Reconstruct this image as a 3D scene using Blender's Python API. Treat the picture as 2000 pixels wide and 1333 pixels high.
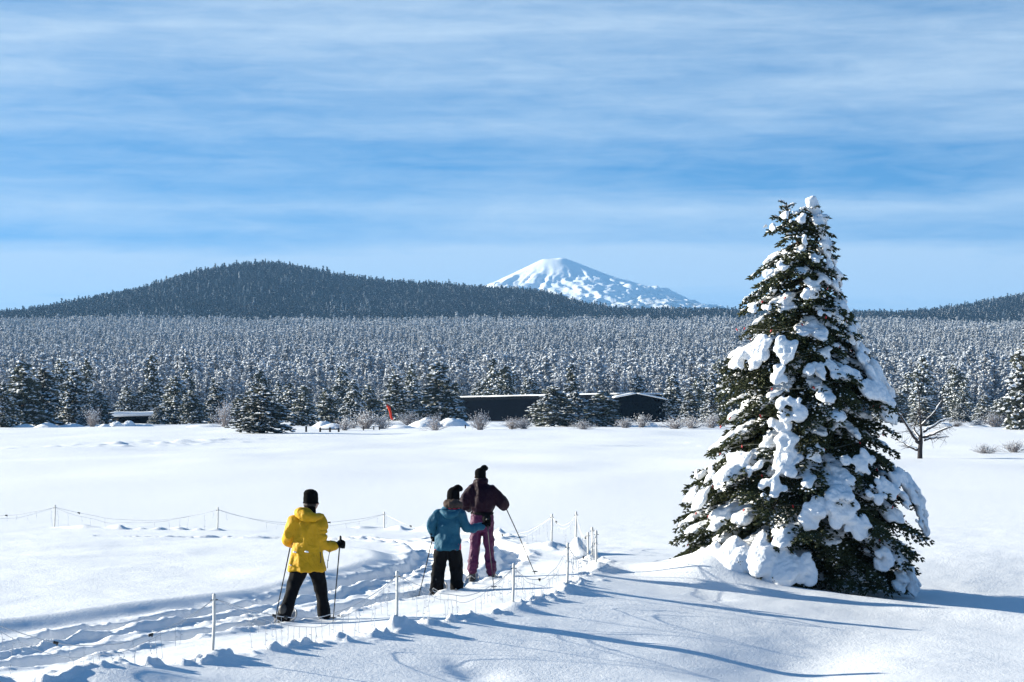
import bpy, math, random
import numpy as np
from mathutils import Vector, Matrix

sc = bpy.context.scene
COL = sc.collection
for o in list(bpy.data.objects):
    bpy.data.objects.remove(o, do_unlink=True)
R = math.radians

# ------------------------------------------------------------------ camera
FPX, YH, CAMZ = 5000.0, 780.0, 2.85          # focal length in photo pixels, horizon row, eye height
cam = bpy.data.cameras.new('camera')
cam.lens = 90.0
cam.sensor_width = 36.0
cam.shift_y = 0.0568
cam.clip_start = 0.5
cam.clip_end = 60000
camo = bpy.data.objects.new('camera', cam)
COL.objects.link(camo)
camo.location = (0, 0, CAMZ)
camo.rotation_euler = (R(90), 0, 0)
sc.camera = camo

# ------------------------------------------------------------------ light
SUN_EL, SUN_AZ = 16.0, -72.0                  # azimuth from +Y, clockwise; the sun stands left and a little behind the scene
sdir = Vector((math.cos(R(SUN_EL)) * math.sin(R(SUN_AZ)), math.cos(R(SUN_EL)) * math.cos(R(SUN_AZ)), math.sin(R(SUN_EL))))
sun = bpy.data.lights.new('sun', 'SUN')
sun.energy = 5.0
sun.angle = R(0.5)
sun.color = (1.0, 0.94, 0.79)
suno = bpy.data.objects.new('sun', sun)
COL.objects.link(suno)
suno.rotation_euler = (-sdir).to_track_quat('-Z', 'Y').to_euler()
suno.location = sdir * 50

world = bpy.data.worlds.new('World')
sc.world = world
world.use_nodes = True
nt = world.node_tree
for n in list(nt.nodes):
    nt.nodes.remove(n)
def wn(t, **k):
    n = nt.nodes.new(t)
    for a, b in k.items():
        setattr(n, a, b)
    return n
L = nt.links.new
def wmath(op, a, b=None, c=None, clamp=False):
    n = wn('ShaderNodeMath', operation=op, use_clamp=clamp)
    for i, v in enumerate((a, b, c)):
        if v is None: continue
        if isinstance(v, (int, float)): n.inputs[i].default_value = v
        else: L(v, n.inputs[i])
    return n.outputs[0]
tc = wn('ShaderNodeTexCoord')
sep = wn('ShaderNodeSeparateXYZ')
L(tc.outputs['Generated'], sep.inputs[0])
# the sky is looked up a little higher than the view direction: clear, dry winter air without a white horizon
zz = wmath('MULTIPLY_ADD', wmath('MAXIMUM', sep.outputs[2], 0.0), 2.2, 0.16)
cmb = wn('ShaderNodeCombineXYZ')
L(sep.outputs[0], cmb.inputs[0]); L(sep.outputs[1], cmb.inputs[1]); L(zz, cmb.inputs[2])
nrm = wn('ShaderNodeVectorMath', operation='NORMALIZE')
L(cmb.outputs[0], nrm.inputs[0])
sky = wn('ShaderNodeTexSky', sky_type='NISHITA')
sky.sun_disc = False
sky.sun_elevation = R(SUN_EL)
sky.sun_rotation = R(SUN_AZ % 360)
sky.altitude = 1300
sky.air_density = 1.0
sky.dust_density = 0.0
sky.ozone_density = 3.0
L(nrm.outputs[0], sky.inputs[0])
tint = wn('ShaderNodeMix', data_type='RGBA', blend_type='MULTIPLY')
tint.inputs[0].default_value = 1.0
L(sky.outputs[0], tint.inputs[6])
tint.inputs[7].default_value = SKY_TINT = (0.30, 0.90, 1.10, 1)
# thin cirrus: long streaks
def cnoise(sx, sy, sz, scale, det, rough, dist, off, tilt=0.9):
    m = wn('ShaderNodeMapping')
    m.inputs['Scale'].default_value = (sx, sy, sz)
    m.inputs['Location'].default_value = off
    m.inputs['Rotation'].default_value = (0, R(tilt), 0)
    L(tc.outputs['Generated'], m.inputs[0])
    n = wn('ShaderNodeTexNoise')
    n.inputs['Scale'].default_value = scale
    n.inputs['Detail'].default_value = det
    n.inputs['Roughness'].default_value = rough
    n.inputs['Distortion'].default_value = dist
    L(m.outputs[0], n.inputs['Vector'])
    return n.outputs[0]
c1 = cnoise(3.2, 3.2, 26, 1.6, 8, 0.50, 0.3, (0.35, 0.1, 0.42))
c2 = cnoise(9, 9, 110, 1.5, 10, 0.60, 0.5, (2.1, 0.7, 1.9), 1.2)
c3 = cnoise(26, 26, 110, 1.5, 10, 0.62, 0.8, (5.1, 1.7, 3.3), 6.0)
# cover by height above the horizon
ramp = wn('ShaderNodeValToRGB')
L(wmath('MULTIPLY', sep.outputs[2], 4.0, clamp=True), ramp.inputs[0])
el = ramp.color_ramp.elements
def zpx(py): return min(1, max(0, 4.0 * (YH - py) / math.hypot(FPX, YH - py)))
stops = [(640, .60), (590, .74), (555, .96), (505, .90), (470, .36), (430, .46), (408, .66), (375, .42), (330, .26), (290, .22), (245, .48), (170, .54), (90, .54), (0, .50), (-220, .30), (-420, .12)]
stops = [(zpx(p), v) for p, v in stops]
el[0].position, el[0].color = stops[0][0], (stops[0][1],) * 3 + (1,)
el[1].position, el[1].color = stops[-1][0], (stops[-1][1],) * 3 + (1,)
for p, v in stops[1:-1]:
    e = el.new(p); e.color = (v, v, v, 1)
cov = wmath('ADD', wmath('MULTIPLY', c1, 1.25), wmath('MULTIPLY', c2, 0.6))
cov = wmath('ADD', cov, wmath('MULTIPLY', c3, 0.42))
cov = wmath('ADD', cov, wmath('MULTIPLY', ramp.outputs[0], 1.15))
cov = wmath('MULTIPLY', wmath('SUBTRACT', cov, 1.27), 1.25, clamp=True)
cov = wmath('MULTIPLY', cov, 0.88)
cmix = wn('ShaderNodeMix', data_type='RGBA')
L(cov, cmix.inputs[0]); L(tint.outputs[2], cmix.inputs[6])
cmix.inputs[7].default_value = CLOUD = (3.7, 4.55, 5.35, 1)
bg = wn('ShaderNodeBackground')
bg.inputs['Strength'].default_value = 0.066
L(cmix.outputs[2], bg.inputs['Color'])
wo = wn('ShaderNodeOutputWorld')
L(bg.outputs[0], wo.inputs['Surface'])

sc.view_settings.view_transform = 'Standard'
sc.view_settings.look = 'None'
sc.view_settings.gamma = 1
sc.view_settings.use_curve_mapping = False
sc.view_settings.exposure = 1.42
sc.cycles.max_bounces = 5
sc.cycles.diffuse_bounces = 1
sc.cycles.glossy_bounces = 2
sc.cycles.volume_bounces = 0
sc.cycles.transparent_max_bounces = 4
sc.cycles.use_denoising = True

# ------------------------------------------------------------------ noise
def _h(ix, iy, iz, seed):
    h = (ix.astype(np.int64) * 374761393 + iy.astype(np.int64) * 668265263 + iz.astype(np.int64) * 2147483647 + seed * 1274126177) & 0xFFFFFFFF
    h = ((h ^ (h >> 13)) * 1274126177) & 0xFFFFFFFF
    h = ((h ^ (h >> 16)) * 2246822519) & 0xFFFFFFFF
    return ((h ^ (h >> 15)) & 0xFFFFFF) / float(0xFFFFFF)
def vn(x, y, seed=0):
    x = np.asarray(x, float); y = np.asarray(y, float)
    xi = np.floor(x); yi = np.floor(y)
    fx = x - xi; fy = y - yi
    fx = fx * fx * fx * (fx * (fx * 6 - 15) + 10); fy = fy * fy * fy * (fy * (fy * 6 - 15) + 10)
    z = np.zeros_like(xi)
    a = _h(xi, yi, z, seed); b = _h(xi + 1, yi, z, seed); c = _h(xi, yi + 1, z, seed); d = _h(xi + 1, yi + 1, z, seed)
    return 2 * ((a + (b - a) * fx) * (1 - fy) + (c + (d - c) * fx) * fy) - 1
def fbm(x, y, oc, seed=0, g=0.5):
    s = 0; a = 1; t = 0
    for i in range(oc):
        ca, sa = math.cos(i * 1.1 + .4), math.sin(i * 1.1 + .4)
        s = s + a * vn((x * ca - y * sa) * 2 ** i, (x * sa + y * ca) * 2 ** i, seed + i * 17); t += a; a *= g
    return s / t
def vn3(p, seed=0):
    i = np.floor(p); f = p - i; f = f * f * (3 - 2 * f); r = 0
    for dx in (0, 1):
        for dy in (0, 1):
            for dz in (0, 1):
                w = (f[:, 0] if dx else 1 - f[:, 0]) * (f[:, 1] if dy else 1 - f[:, 1]) * (f[:, 2] if dz else 1 - f[:, 2])
                r = r + w * _h(i[:, 0] + dx, i[:, 1] + dy, i[:, 2] + dz, seed)
    return 2 * r - 1
def sst(a, b, x):
    t = np.clip((x - a) / (b - a), 0, 1)
    return t * t * (3 - 2 * t)
def polyd(x, y, P):
    """distance to a polyline, signed (positive on its right), and arc length of the nearest point"""
    best = np.full(x.shape, 1e9); sg = np.ones(x.shape); arc = np.zeros(x.shape); acc = 0
    for (ax, ay), (bx, by) in zip(P[:-1], P[1:]):
        dx, dy = bx - ax, by - ay
        l = math.hypot(dx, dy)
        t = np.clip(((x - ax) * dx + (y - ay) * dy) / (l * l), 0, 1)
        d = np.hypot(x - ax - t * dx, y - ay - t * dy)
        s = np.where((x - ax) * dy - (y - ay) * dx > 0, 1, -1)
        m = d < best
        best = np.where(m, d, best); sg = np.where(m, s, sg); arc = np.where(m, acc + t * l, arc)
        acc += l
    return best * sg, arc
def smooth_poly(P, n=6):
    P = [np.array(p, float) for p in P]; out = []
    for i in range(len(P) - 1):
        p0 = P[max(i - 1, 0)]; p1 = P[i]; p2 = P[i + 1]; p3 = P[min(i + 2, len(P) - 1)]
        for k in range(n):
            t = k / n
            out.append(0.5 * (2 * p1 + (p2 - p0) * t + (2 * p0 - 5 * p1 + 4 * p2 - p3) * t * t + (3 * p1 - p0 - 3 * p2 + p3) * t ** 3))
    out.append(P[-1])
    return out
def W(px, py, z=0.0):
    """world x, y of a photo pixel lying at height z"""
    d = (CAMZ - z) * FPX / (py - YH)
    return ((px - 1000) * d / FPX, d)

# ------------------------------------------------------------------ the lie of the land
POST_PX = [(413, 1287, 1180), (775, 1228, 1145), (1000, 1188, 1115), (1107, 1155, 1077), (1165, 1117, 1057)]
POSTS = [W(a, b, 0.1) for a, b, c in POST_PX] + [W(1155, 1094, 0.08), W(1123, 1075, .05), W(1077, 1067, .03)]
FENCE = [(-8.6, 17.5), (-6.7, 21.2), (-4.95, 24.3)] + POSTS[:6] + [(1.7, 46.0), (2.6, 50.0), (3.6, 58)]
BACK = [(-17.5, 58.6), (-13.9, 58.0)] + [W(105, 1031), W(424, 1037), W(750, 1031), W(950, 1045), W(1077, 1067, .03), W(1123, 1075, .05), W(1155, 1094, .08)]
BANK = smooth_poly([(-9.5, 25.5), W(0, 1222, .1), W(300, 1182, .1), W(550, 1148, .1), W(680, 1120, .1), W(758, 1098, .1), (-2.0, 45.2), (-2.5, 47.6), (-4.2, 50.2), (-8, 52.0), (-15, 53)], 5)
T1 = smooth_poly([(-9, 23.5), W(0, 1272, -.05), W(150, 1243, -.05), W(300, 1220, -.05), W(480, 1188, -.05), W(640, 1155, -.05), W(760, 1128, -.05), W(815, 1105, -.05), W(830, 1085, -.05), W(800, 1065, -.05), W(600, 1052), W(200, 1050)], 5)
T2 = smooth_poly([(-8.4, 21), W(0, 1322, -.1), W(200, 1290, -.1), W(300, 1268, -.1), W(560, 1226, -.1), W(640, 1212, -.1), W(720, 1190, -.1), W(850, 1166, -.1), W(925, 1140, -.1), W(970, 1122, -.05), W(1000, 1095, -.05), W(980, 1070, -.05), W(850, 1053, 0)], 5)
T3 = smooth_poly([(-7.6, 21), W(0, 1300, -.1), W(150, 1268, -.1), W(330, 1240, -.1), W(560, 1196, -.1), W(700, 1165, -.1), W(840, 1125, -.1), W(960, 1143, -.1)], 5)
CREST = smooth_poly([(1.9, 41.6), (3.2, 40.6), (4.6, 39.75), (6.2, 38.8), (8.5, 37.3)], 4)
DIP = smooth_poly([(3.1, 29.5), (3.55, 31.5), (4.1, 33.4), (5.0, 35.6), (6.2, 37)], 4)
FEET = [W(555, 1226, -.1), W(632, 1217, -.1), W(852, 1169, -.1), W(893, 1163, -.1), W(918, 1141, -.1), W(962, 1144, -.1)]
TREE = (4.75, 42.0)
HILL_PX = [(-2200, 600), (-1200, 590), (-600, 622), (-200, 622), (0, 613), (80, 608), (150, 594), (220, 577), (330, 553), (400, 531), (440, 523), (480, 518), (540, 518), (590, 526), (640, 536), (700, 546), (760, 553), (850, 558), (950, 567), (1020, 571), (1070, 578), (1120, 592), (1180, 603), (1240, 606), (1450, 604), (1680, 609), (1750, 608), (1850, 600), (1950, 583), (2000, 574), (2100, 560), (2500, 540), (3400, 590), (5000, 600)]
HX = np.array([(p - 1000) * 2600 / FPX for p, q in HILL_PX])
HZ = np.array([CAMZ + (YH - q) * 2600 / FPX - 11.5 for p, q in HILL_PX])

def G(x, y):
    x = np.asarray(x, float); y = np.asarray(y, float)
    shape = x.shape
    x = x.ravel(); y = y.ravel()
    z = 46.0 * np.clip((y - 470) / 1230.0, 0, 1) ** 1.15
    prof = np.interp(x, HX, HZ)
    up = sst(1760, 2600, y); down = 1 - sst(2650, 4300, y)
    z = z + (prof - 46.0) * up * down + 0 * x
    z = z + fbm(x / 160, y / 200, 3, 5) * 5 * sst(550, 1200, y) * (1 - sst(3800, 4600, y))
    far = sst(58, 95, y) * (1 - sst(300, 480, y))
    z = z + far * (fbm(x / 16, y / 42, 3, 11) * 0.30 + fbm(x / 5, y / 12, 2, 12) * 0.025)
    # trampled patch and old tracks out on the meadow
    m = np.exp(-((x + 24 - (y - 168) * .25) / 3.2) ** 2 - ((y - 168) / 14) ** 2)
    z = z + m * np.maximum(0, fbm(x * 1.1, y * .35, 2, 41)) * 0.35
    for (a, b, c, d0) in ((-33, 146, 0.42, .11), (0, 176, 0.03, .11)):
        dd = (y - b) - (x - a) * c - fbm(x / 9, x * 0, 2, 43) * 3
        z = z - d0 * np.exp(-(dd / .8) ** 2) * (x < 12) * (y < 200)
    n = np.where((y > 14) & (y < 66) & (np.abs(x) < 22))[0]
    if len(n):
        X = x[n]; Y = y[n]
        fade = (1 - sst(52, 64, Y)) * (1 - sst(14, 21, np.abs(X)))
        s, arc = polyd(X, Y, FENCE)
        r = np.maximum(s, 0)
        zz = 0.1 * np.exp(-(s / 1.3) ** 2) * (1 - sst(42, 47, Y))
        zz = zz + np.where(s > 0, 0.1 * (1 - np.exp(-(s / 1.3) ** 2)) - .72 * np.tanh(.155 * r), 0) * (1 - sst(42, 49, Y))
        cd, _ = polyd(X, Y, CREST)
        zz = zz + .13 * np.exp(-(cd / .75) ** 2) + .34 * np.exp(-((X - 3.35) / .75) ** 2 - ((Y - 40.9) / .8) ** 2) + .12 * np.exp(-((X - 3.0) / .9) ** 2 - ((Y - 41.3) / 1.3) ** 2)
        dp, da = polyd(X, Y, DIP)
        zz = zz - .15 * np.exp(-(dp / .95) ** 2) * (1 - sst(3.0, 7.5, da)) + .0
        # smooth drift edges between the fence and the frame edge at the lower left
        zz = zz + .12 * np.exp(-((X + 4.0 + (Y - 25.7) * .2) / .8) ** 2 - ((Y - 25.6) / .55) ** 2)
        b, _ = polyd(X, Y, BANK)
        zz = zz + .11 * sst(-.1, .5, -b) * (1 - sst(50, 56, Y)) * (1 + .15 * fbm(X / 2, Y / 3, 2, 3))
        inside = sst(.0, -.35, s) * sst(-.15, .5, b) * (1 - sst(47, 52, Y))
        zz = zz + inside * (fbm(X * 1.6, Y * 1.0, 4, 21) * .016 - .01)
        trench = np.zeros_like(X); rough = np.zeros_like(X)
        for k, (T, dep, hw) in enumerate(((T1, .15, .24), (T2, .16, .25), (T3, .06, .2))):
            t, ta = polyd(X, Y, T)
            t = t + vn(ta * .8, ta * 0, 31 + k) * .06 + fbm(X * 4, Y * 4, 2, 33 + k) * .045
            step = .85 + .28 * vn(ta * 1.9, np.sign(t) * 1.3, 35 + k)
            w = 1 - sst(hw * .72, hw * 1.1, np.abs(t))
            trench = np.maximum(trench, w * dep * step)
            rim = np.exp(-((np.abs(t) - hw * 1.35) / .13) ** 2)
            rough = np.maximum(rough, np.maximum(w, rim))
            zz = zz + rim * .03 * (.5 + vn(ta * 2.7, np.sign(t) * 2, 37 + k)) * (1 - sst(52, 56, Y))
        tf = 1 - sst(53, 57, Y)
        clod = np.maximum(0, fbm(X * 8.5, Y * 6.5, 2, 51) - .2)
        zz = zz - trench * tf + (clod * .045 + fbm(X * 12, Y * 9, 2, 53) * .010) * rough * tf
        for (fx, fy) in FEET:
            q = np.hypot(X - fx, Y - fy)
            w = np.exp(-(q / .30) ** 4)
            zz = zz * (1 - w) + (-.075) * w + .015 * np.exp(-((q - .36) / .12) ** 2) * (1 + fbm(X * 7, Y * 7, 2, 57))
        # kicked-up clods and little heaps along the fence foot
        side = np.exp(-((s - .04 - .1 * vn(arc * 1.7, arc * 0, 61)) / np.where(s > 0, .13, .2)) ** 2)
        heap = np.maximum(0, vn(arc * 1.3, arc * 0, 63) + .1) * .03 + np.maximum(0, fbm(X * 7, Y * 4.6, 2, 65) + .02) * .12
        zz = zz + side * heap * (1 - sst(44, 46, Y))
        for (fx, fy) in POSTS + [(-4.95, 24.3)]:
            q = np.hypot(X - fx - .06, Y - fy)
            zz = zz + .10 * np.exp(-(q / .22) ** 2)
        q, qa = polyd(X, Y, BACK)
        zz = zz + np.exp(-(q / .22) ** 2) * np.maximum(0, fbm(X * 2.3, Y * .8, 2, 67) + .05) * .26
        zz = zz + fbm(X * .55, Y * .4, 3, 71) * .028 + fbm(X * 3.1, Y * 2.2, 2, 73) * .0035
        # small dimples in the open snow on the right
        for (px, py, dpt, rr) in ((893, 1306, .02, .18), (1395, 1172, .03, .3), (930, 1318, .04, .3), (1240, 1250, .025, .25)):
            wx, wy = W(px, py, -.15)
            zz = zz - dpt * np.exp(-((X - wx) / rr) ** 2 - ((Y - wy) / (rr * 1.5)) ** 2)
        z[n] = z[n] + zz * fade
    return z.reshape(shape)
def g1(x, y): return float(G(np.array([x]), np.array([y]))[0])
def PX(px, py, dz=0.0):
    """ground point seen at a photo pixel"""
    z = 0.0
    for i in range(12):
        x, y = W(px, py, z)
        z = .5 * z + .5 * (g1(x, y) + dz)
    return (x, y, g1(x, y))

# ------------------------------------------------------------------ materials
def mat(name, col, rough=.8, spec=.3, bump=None, var=None, metal=0, objvar=0, sheen=0, transl=0):
    """col base colour; bump = [(scale, distance), ...]; var = (scale, amount) colour mottling"""
    m = bpy.data.materials.new(name)
    m.use_nodes = True
    t = m.node_tree; b = t.nodes['Principled BSDF']
    b.inputs['Base Color'].default_value = (*col, 1)
    b.inputs['Roughness'].default_value = rough
    b.inputs['Specular IOR Level'].default_value = spec
    b.inputs['Metallic'].default_value = metal
    if sheen: b.inputs['Sheen Weight'].default_value = sheen
    co = t.nodes.new('ShaderNodeTexCoord')
    if var or objvar:
        mul = None
        if var:
            nz = t.nodes.new('ShaderNodeTexNoise'); nz.inputs['Scale'].default_value = var[0]; nz.inputs['Detail'].default_value = 4
            t.links.new(co.outputs['Object'], nz.inputs['Vector'])
            mr = t.nodes.new('ShaderNodeMapRange'); mr.inputs[1].default_value = .3; mr.inputs[2].default_value = .7
            mr.inputs[3].default_value = 1 - var[1]; mr.inputs[4].default_value = 1 + var[1]
            t.links.new(nz.outputs[0], mr.inputs[0]); mul = mr.outputs[0]
        if objvar:
            oi = t.nodes.new('ShaderNodeObjectInfo')
            mr = t.nodes.new('ShaderNodeMapRange'); mr.inputs[3].default_value = 1 - objvar; mr.inputs[4].default_value = 1 + objvar
            t.links.new(oi.outputs['Random'], mr.inputs[0])
            if mul is not None:
                mm = t.nodes.new('ShaderNodeMath'); mm.operation = 'MULTIPLY'
                t.links.new(mul, mm.inputs[0]); t.links.new(mr.outputs[0], mm.inputs[1]); mul = mm.outputs[0]
            else: mul = mr.outputs[0]
        vm = t.nodes.new('ShaderNodeVectorMath'); vm.operation = 'SCALE'
        vm.inputs[0].default_value = col
        t.links.new(mul, vm.inputs['Scale']); t.links.new(vm.outputs[0], b.inputs['Base Color'])
    last = None
    for s, d in bump or ():
        nz = t.nodes.new('ShaderNodeTexNoise'); nz.inputs['Scale'].default_value = s; nz.inputs['Detail'].default_value = 3
        t.links.new(co.outputs['Object'], nz.inputs['Vector'])
        bp = t.nodes.new('ShaderNodeBump'); bp.inputs['Distance'].default_value = d; bp.inputs['Strength'].default_value = 1
        t.links.new(nz.outputs[0], bp.inputs['Height'])
        if last: t.links.new(last, bp.inputs['Normal'])
        last = bp.outputs[0]
    if last: t.links.new(last, b.inputs['Normal'])
    return m
M = {}
M['snow'] = mat('snow', (.90, .92, .95), .55, .35, bump=[(3, .012), (22, .008), (75, .006)])
M['clump'] = mat('snow_clump', (.90, .92, .95), .6, .3, bump=[(14, .02), (60, .006)])
M['crust'] = mat('snow_crust', (.88, .91, .95), .7, .2)
M['needle'] = mat('spruce_needles', (.034, .042, .016), .7, .2, var=(2.2, .5))
M['pine'] = mat('pine_needles', (.062, .070, .052), .8, .15, objvar=.35)
M['frost'] = mat('frosted_needles', (.27, .295, .33), .85, .1, objvar=.3)
M['hillpine'] = mat('hill_needles', (.005, .010, .015), .85, .1, objvar=.3)
M['hillfrost'] = mat('frosted_hill_needles', (.085, .095, .105), .85, .1, objvar=.3)
M['bark'] = mat('bark', (.055, .04, .03), .9, .1, bump=[(20, .02)], var=(9, .4))
M['greybark'] = mat('grey_bark', (.045, .040, .042), .9, .1, bump=[(30, .01)], var=(9, .4))
M['twig'] = mat('frosted_twigs', (.30, .275, .28), .9, .1, objvar=.2)
M['yellow'] = mat('yellow_shell', (.54, .30, .008), .65, .2, bump=[(9, .03), (30, .008)], var=(6, .10))
M['teal'] = mat('teal_shell', (.010, .085, .15), .65, .2, bump=[(9, .03), (30, .008)], var=(6, .12))
M['pink'] = mat('pink_panel', (.5, .015, .06), .6, .3, bump=[(20, .004)])
M['plum'] = mat('plum_shell', (.012, .0016, .009), .6, .12, bump=[(9, .03), (28, .01)], var=(6, .2))
M['purple'] = mat('purple_trousers', (.072, .008, .050), .55, .25, bump=[(11, .03), (34, .01)], var=(6, .15))
M['black'] = mat('black_cloth', (.0045, .0045, .006), .85, .1, bump=[(14, .012)], var=(8, .3))
M['knit'] = mat('black_knit', (.0035, .0035, .004), .95, .05, bump=[(90, .006)])
M['scarf'] = mat('grey_brown_wool', (.07, .052, .045), .95, .1, bump=[(80, .01)], var=(30, .3))
M['skin'] = mat('skin', (.55, .33, .24), .5, .4)
M['hair'] = mat('dark_hair', (.02, .014, .01), .6, .3)
M['boot'] = mat('boot', (.03, .03, .032), .5, .4, bump=[(25, .004)])
M['shoe'] = mat('grey_plastic', (.45, .46, .48), .4, .5)
M['pole'] = mat('dark_pole', (.006, .006, .007), .7, .1)
M['palepole'] = mat('grey_pole', (.06, .06, .07), .6, .2)
M['post'] = mat('white_plastic_post', (.62, .62, .60), .5, .4, var=(14, .12))
M['cord'] = mat('white_cord', (.62, .63, .65), .6, .3)
M['plug'] = mat('black_plug', (.015, .015, .015), .5, .4)
M['bulb'] = mat('red_bulb', (.55, .015, .02), .3, .5)
M['wire'] = mat('green_wire', (.16, .17, .15), .6, .3)
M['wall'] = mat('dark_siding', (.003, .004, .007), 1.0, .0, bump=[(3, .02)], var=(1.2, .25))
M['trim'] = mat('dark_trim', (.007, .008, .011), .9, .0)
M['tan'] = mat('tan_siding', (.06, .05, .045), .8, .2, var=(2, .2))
M['orange'] = mat('orange_fabric', (.62, .035, .008), .7, .2)
M['darkwood'] = mat('dark_wood', (.02, .018, .017), .85, .1)
M['straw'] = mat('dry_stems', (.22, .16, .11), .9, .1)

# ------------------------------------------------------------------ mesh helpers
def tag(o, label=None, cat=None, group=None, kind=None):
    if label: o['label'] = label
    if cat: o['category'] = cat
    if group: o['group'] = group
    if kind: o['kind'] = kind
    return o
def thing(name, label, cat, loc=(0, 0, 0), group=None):
    o = bpy.data.objects.new(name, None)
    o.empty_display_size = .3
    COL.objects.link(o); o.location = loc
    return tag(o, label, cat, group)
def link(name, me, parent=None, local=None):
    o = bpy.data.objects.new(name, me); COL.objects.link(o)
    if parent is not None: o.parent = parent
    if local is not None: o.location = local
    return o
def mk(name, V, T=None, Q=None, mats=(), tm=None, qm=None, smooth=False):
    me = bpy.data.meshes.new(name)
    V = np.asarray(V, np.float32).reshape(-1, 3)
    T = np.zeros((0, 3), np.int32) if T is None else np.asarray(T, np.int32).reshape(-1, 3)
    Q = np.zeros((0, 4), np.int32) if Q is None else np.asarray(Q, np.int32).reshape(-1, 4)
    me.vertices.add(len(V)); me.vertices.foreach_set('co', V.ravel())
    nl = T.size + Q.size
    me.loops.add(nl); me.loops.foreach_set('vertex_index', np.concatenate([T.ravel(), Q.ravel()]))
    me.polygons.add(len(T) + len(Q))
    me.polygons.foreach_set('loop_start', np.concatenate([np.arange(len(T)) * 3, T.size + np.arange(len(Q)) * 4]).astype(np.int32))
    for m in mats: me.materials.append(m)
    if tm is not None or qm is not None:
        a = np.zeros(len(T), np.int32) if tm is None else np.broadcast_to(np.asarray(tm, np.int32), (len(T),))
        b = np.zeros(len(Q), np.int32) if qm is None else np.broadcast_to(np.asarray(qm, np.int32), (len(Q),))
        me.polygons.foreach_set('material_index', np.concatenate([a, b]))
    me.polygons.foreach_set('use_smooth', np.full(len(T) + len(Q), smooth))
    me.update(calc_edges=True)
    return me
class MB:
    """collects shapes into one mesh"""
    def __init__(s): s.V = []; s.T = []; s.Q = []; s.tm = []; s.qm = []; s.n = 0
    def add(s, V, T=None, Q=None, m=0):
        V = np.asarray(V, float).reshape(-1, 3)
        if T is not None and len(T): s.T.append(np.asarray(T) + s.n); s.tm.append(np.full(len(T), m))
        if Q is not None and len(Q): s.Q.append(np.asarray(Q) + s.n); s.qm.append(np.full(len(Q), m))
        s.V.append(V); s.n += len(V)
    def tube(s, P, rad, n=8, m=0, cap=True, flat=1.0):
        P = np.asarray(P, float); k = len(P)
        rad = np.broadcast_to(np.asarray(rad, float), (k,))
        if cap:                                   # rounded ends
            d0 = P[0] - P[1]; d0 /= np.linalg.norm(d0) + 1e-9
            d1 = P[-1] - P[-2]; d1 /= np.linalg.norm(d1) + 1e-9
            P = np.vstack([P[0] + d0 * rad[0] * .9, P[0] + d0 * rad[0] * .6, P, P[-1] + d1 * rad[-1] * .6, P[-1] + d1 * rad[-1] * .9])
            rad = np.concatenate([[rad[0] * .35, rad[0] * .78], rad, [rad[-1] * .78, rad[-1] * .35]])
            k += 4
        tan = np.gradient(P, axis=0); tan /= np.linalg.norm(tan, axis=1)[:, None] + 1e-9
        up = np.array([0, 0, 1.0]) if abs(tan[k // 2][2]) < .9 else np.array([0, 1.0, 0])
        a = np.cross(tan, up); a /= np.linalg.norm(a, axis=1)[:, None] + 1e-9
        b = np.cross(a, tan)
        th = np.arange(n) * 2 * math.pi / n
        V = P[:, None] + rad[:, None, None] * (np.cos(th)[None, :, None] * a[:, None] + flat * np.sin(th)[None, :, None] * b[:, None])
        s.grid(V, m, cap)
    def grid(s, V, m=0, cap=True):
        k, n = V.shape[:2]
        i = np.arange(k - 1)[:, None] * n; j = np.arange(n)[None]; j2 = (j + 1) % n
        Q = np.stack([i + j, i + j2, i + n + j2, i + n + j], -1).reshape(-1, 4)
        T = None
        Vv = V.reshape(-1, 3)
        if cap:
            c0, c1 = V[0].mean(0), V[-1].mean(0)
            Vv = np.vstack([Vv, c0, c1])
            jj = np.arange(n); j3 = (jj + 1) % n
            T = np.concatenate([np.stack([j3, jj, np.full(n, k * n)], -1), np.stack([(k - 1) * n + jj, (k - 1) * n + j3, np.full(n, k * n + 1)], -1)])
        s.add(Vv, T, Q, m)
    def loft(s, rings, n=16, m=0):
        """rings of (x, y, z, rx, ry[, yaw]) stacked along z"""
        th = np.arange(n) * 2 * math.pi / n; out = []
        for q in rings:
            x, y, z, rx, ry = q[:5]; w = q[5] if len(q) > 5 else 0
            u = np.cos(th) * rx; v = np.sin(th) * ry
            out.append(np.stack([x + u * math.cos(w) - v * math.sin(w), y + u * math.sin(w) + v * math.cos(w), np.full(n, z)], -1))
        s.grid(np.array(out), m)
    def ball(s, c, r, n=10, k=6, m=0):
        r = np.broadcast_to(np.asarray(r, float), (3,))
        ph = np.linspace(-math.pi / 2, math.pi / 2, k + 2)[1:-1]; th = np.arange(n) * 2 * math.pi / n
        V = np.stack([np.cos(ph)[:, None] * np.cos(th), np.cos(ph)[:, None] * np.sin(th), np.sin(ph)[:, None] + 0 * th], -1) * r + np.asarray(c)
        i = s.n
        s.grid(V, m)
        s.V[-1][-2] = np.asarray(c) - [0, 0, r[2]]; s.V[-1][-1] = np.asarray(c) + [0, 0, r[2]]
    def box(s, c, h, m=0, rot=0, slope=0):
        x, y, z = h
        V = np.array([[a * x, b * y, d * z] for d in (-1, 1) for b in (-1, 1) for a in (-1, 1)], float)
        ca, sa = math.cos(rot), math.sin(rot)
        V = np.stack([V[:, 0] * ca - V[:, 1] * sa, V[:, 0] * sa + V[:, 1] * ca, V[:, 2]], -1) + np.asarray(c)
        s.add(V, None, [[0, 2, 3, 1], [4, 5, 7, 6], [0, 1, 5, 4], [2, 6, 7, 3], [0, 4, 6, 2], [1, 3, 7, 5]], m)
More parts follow.
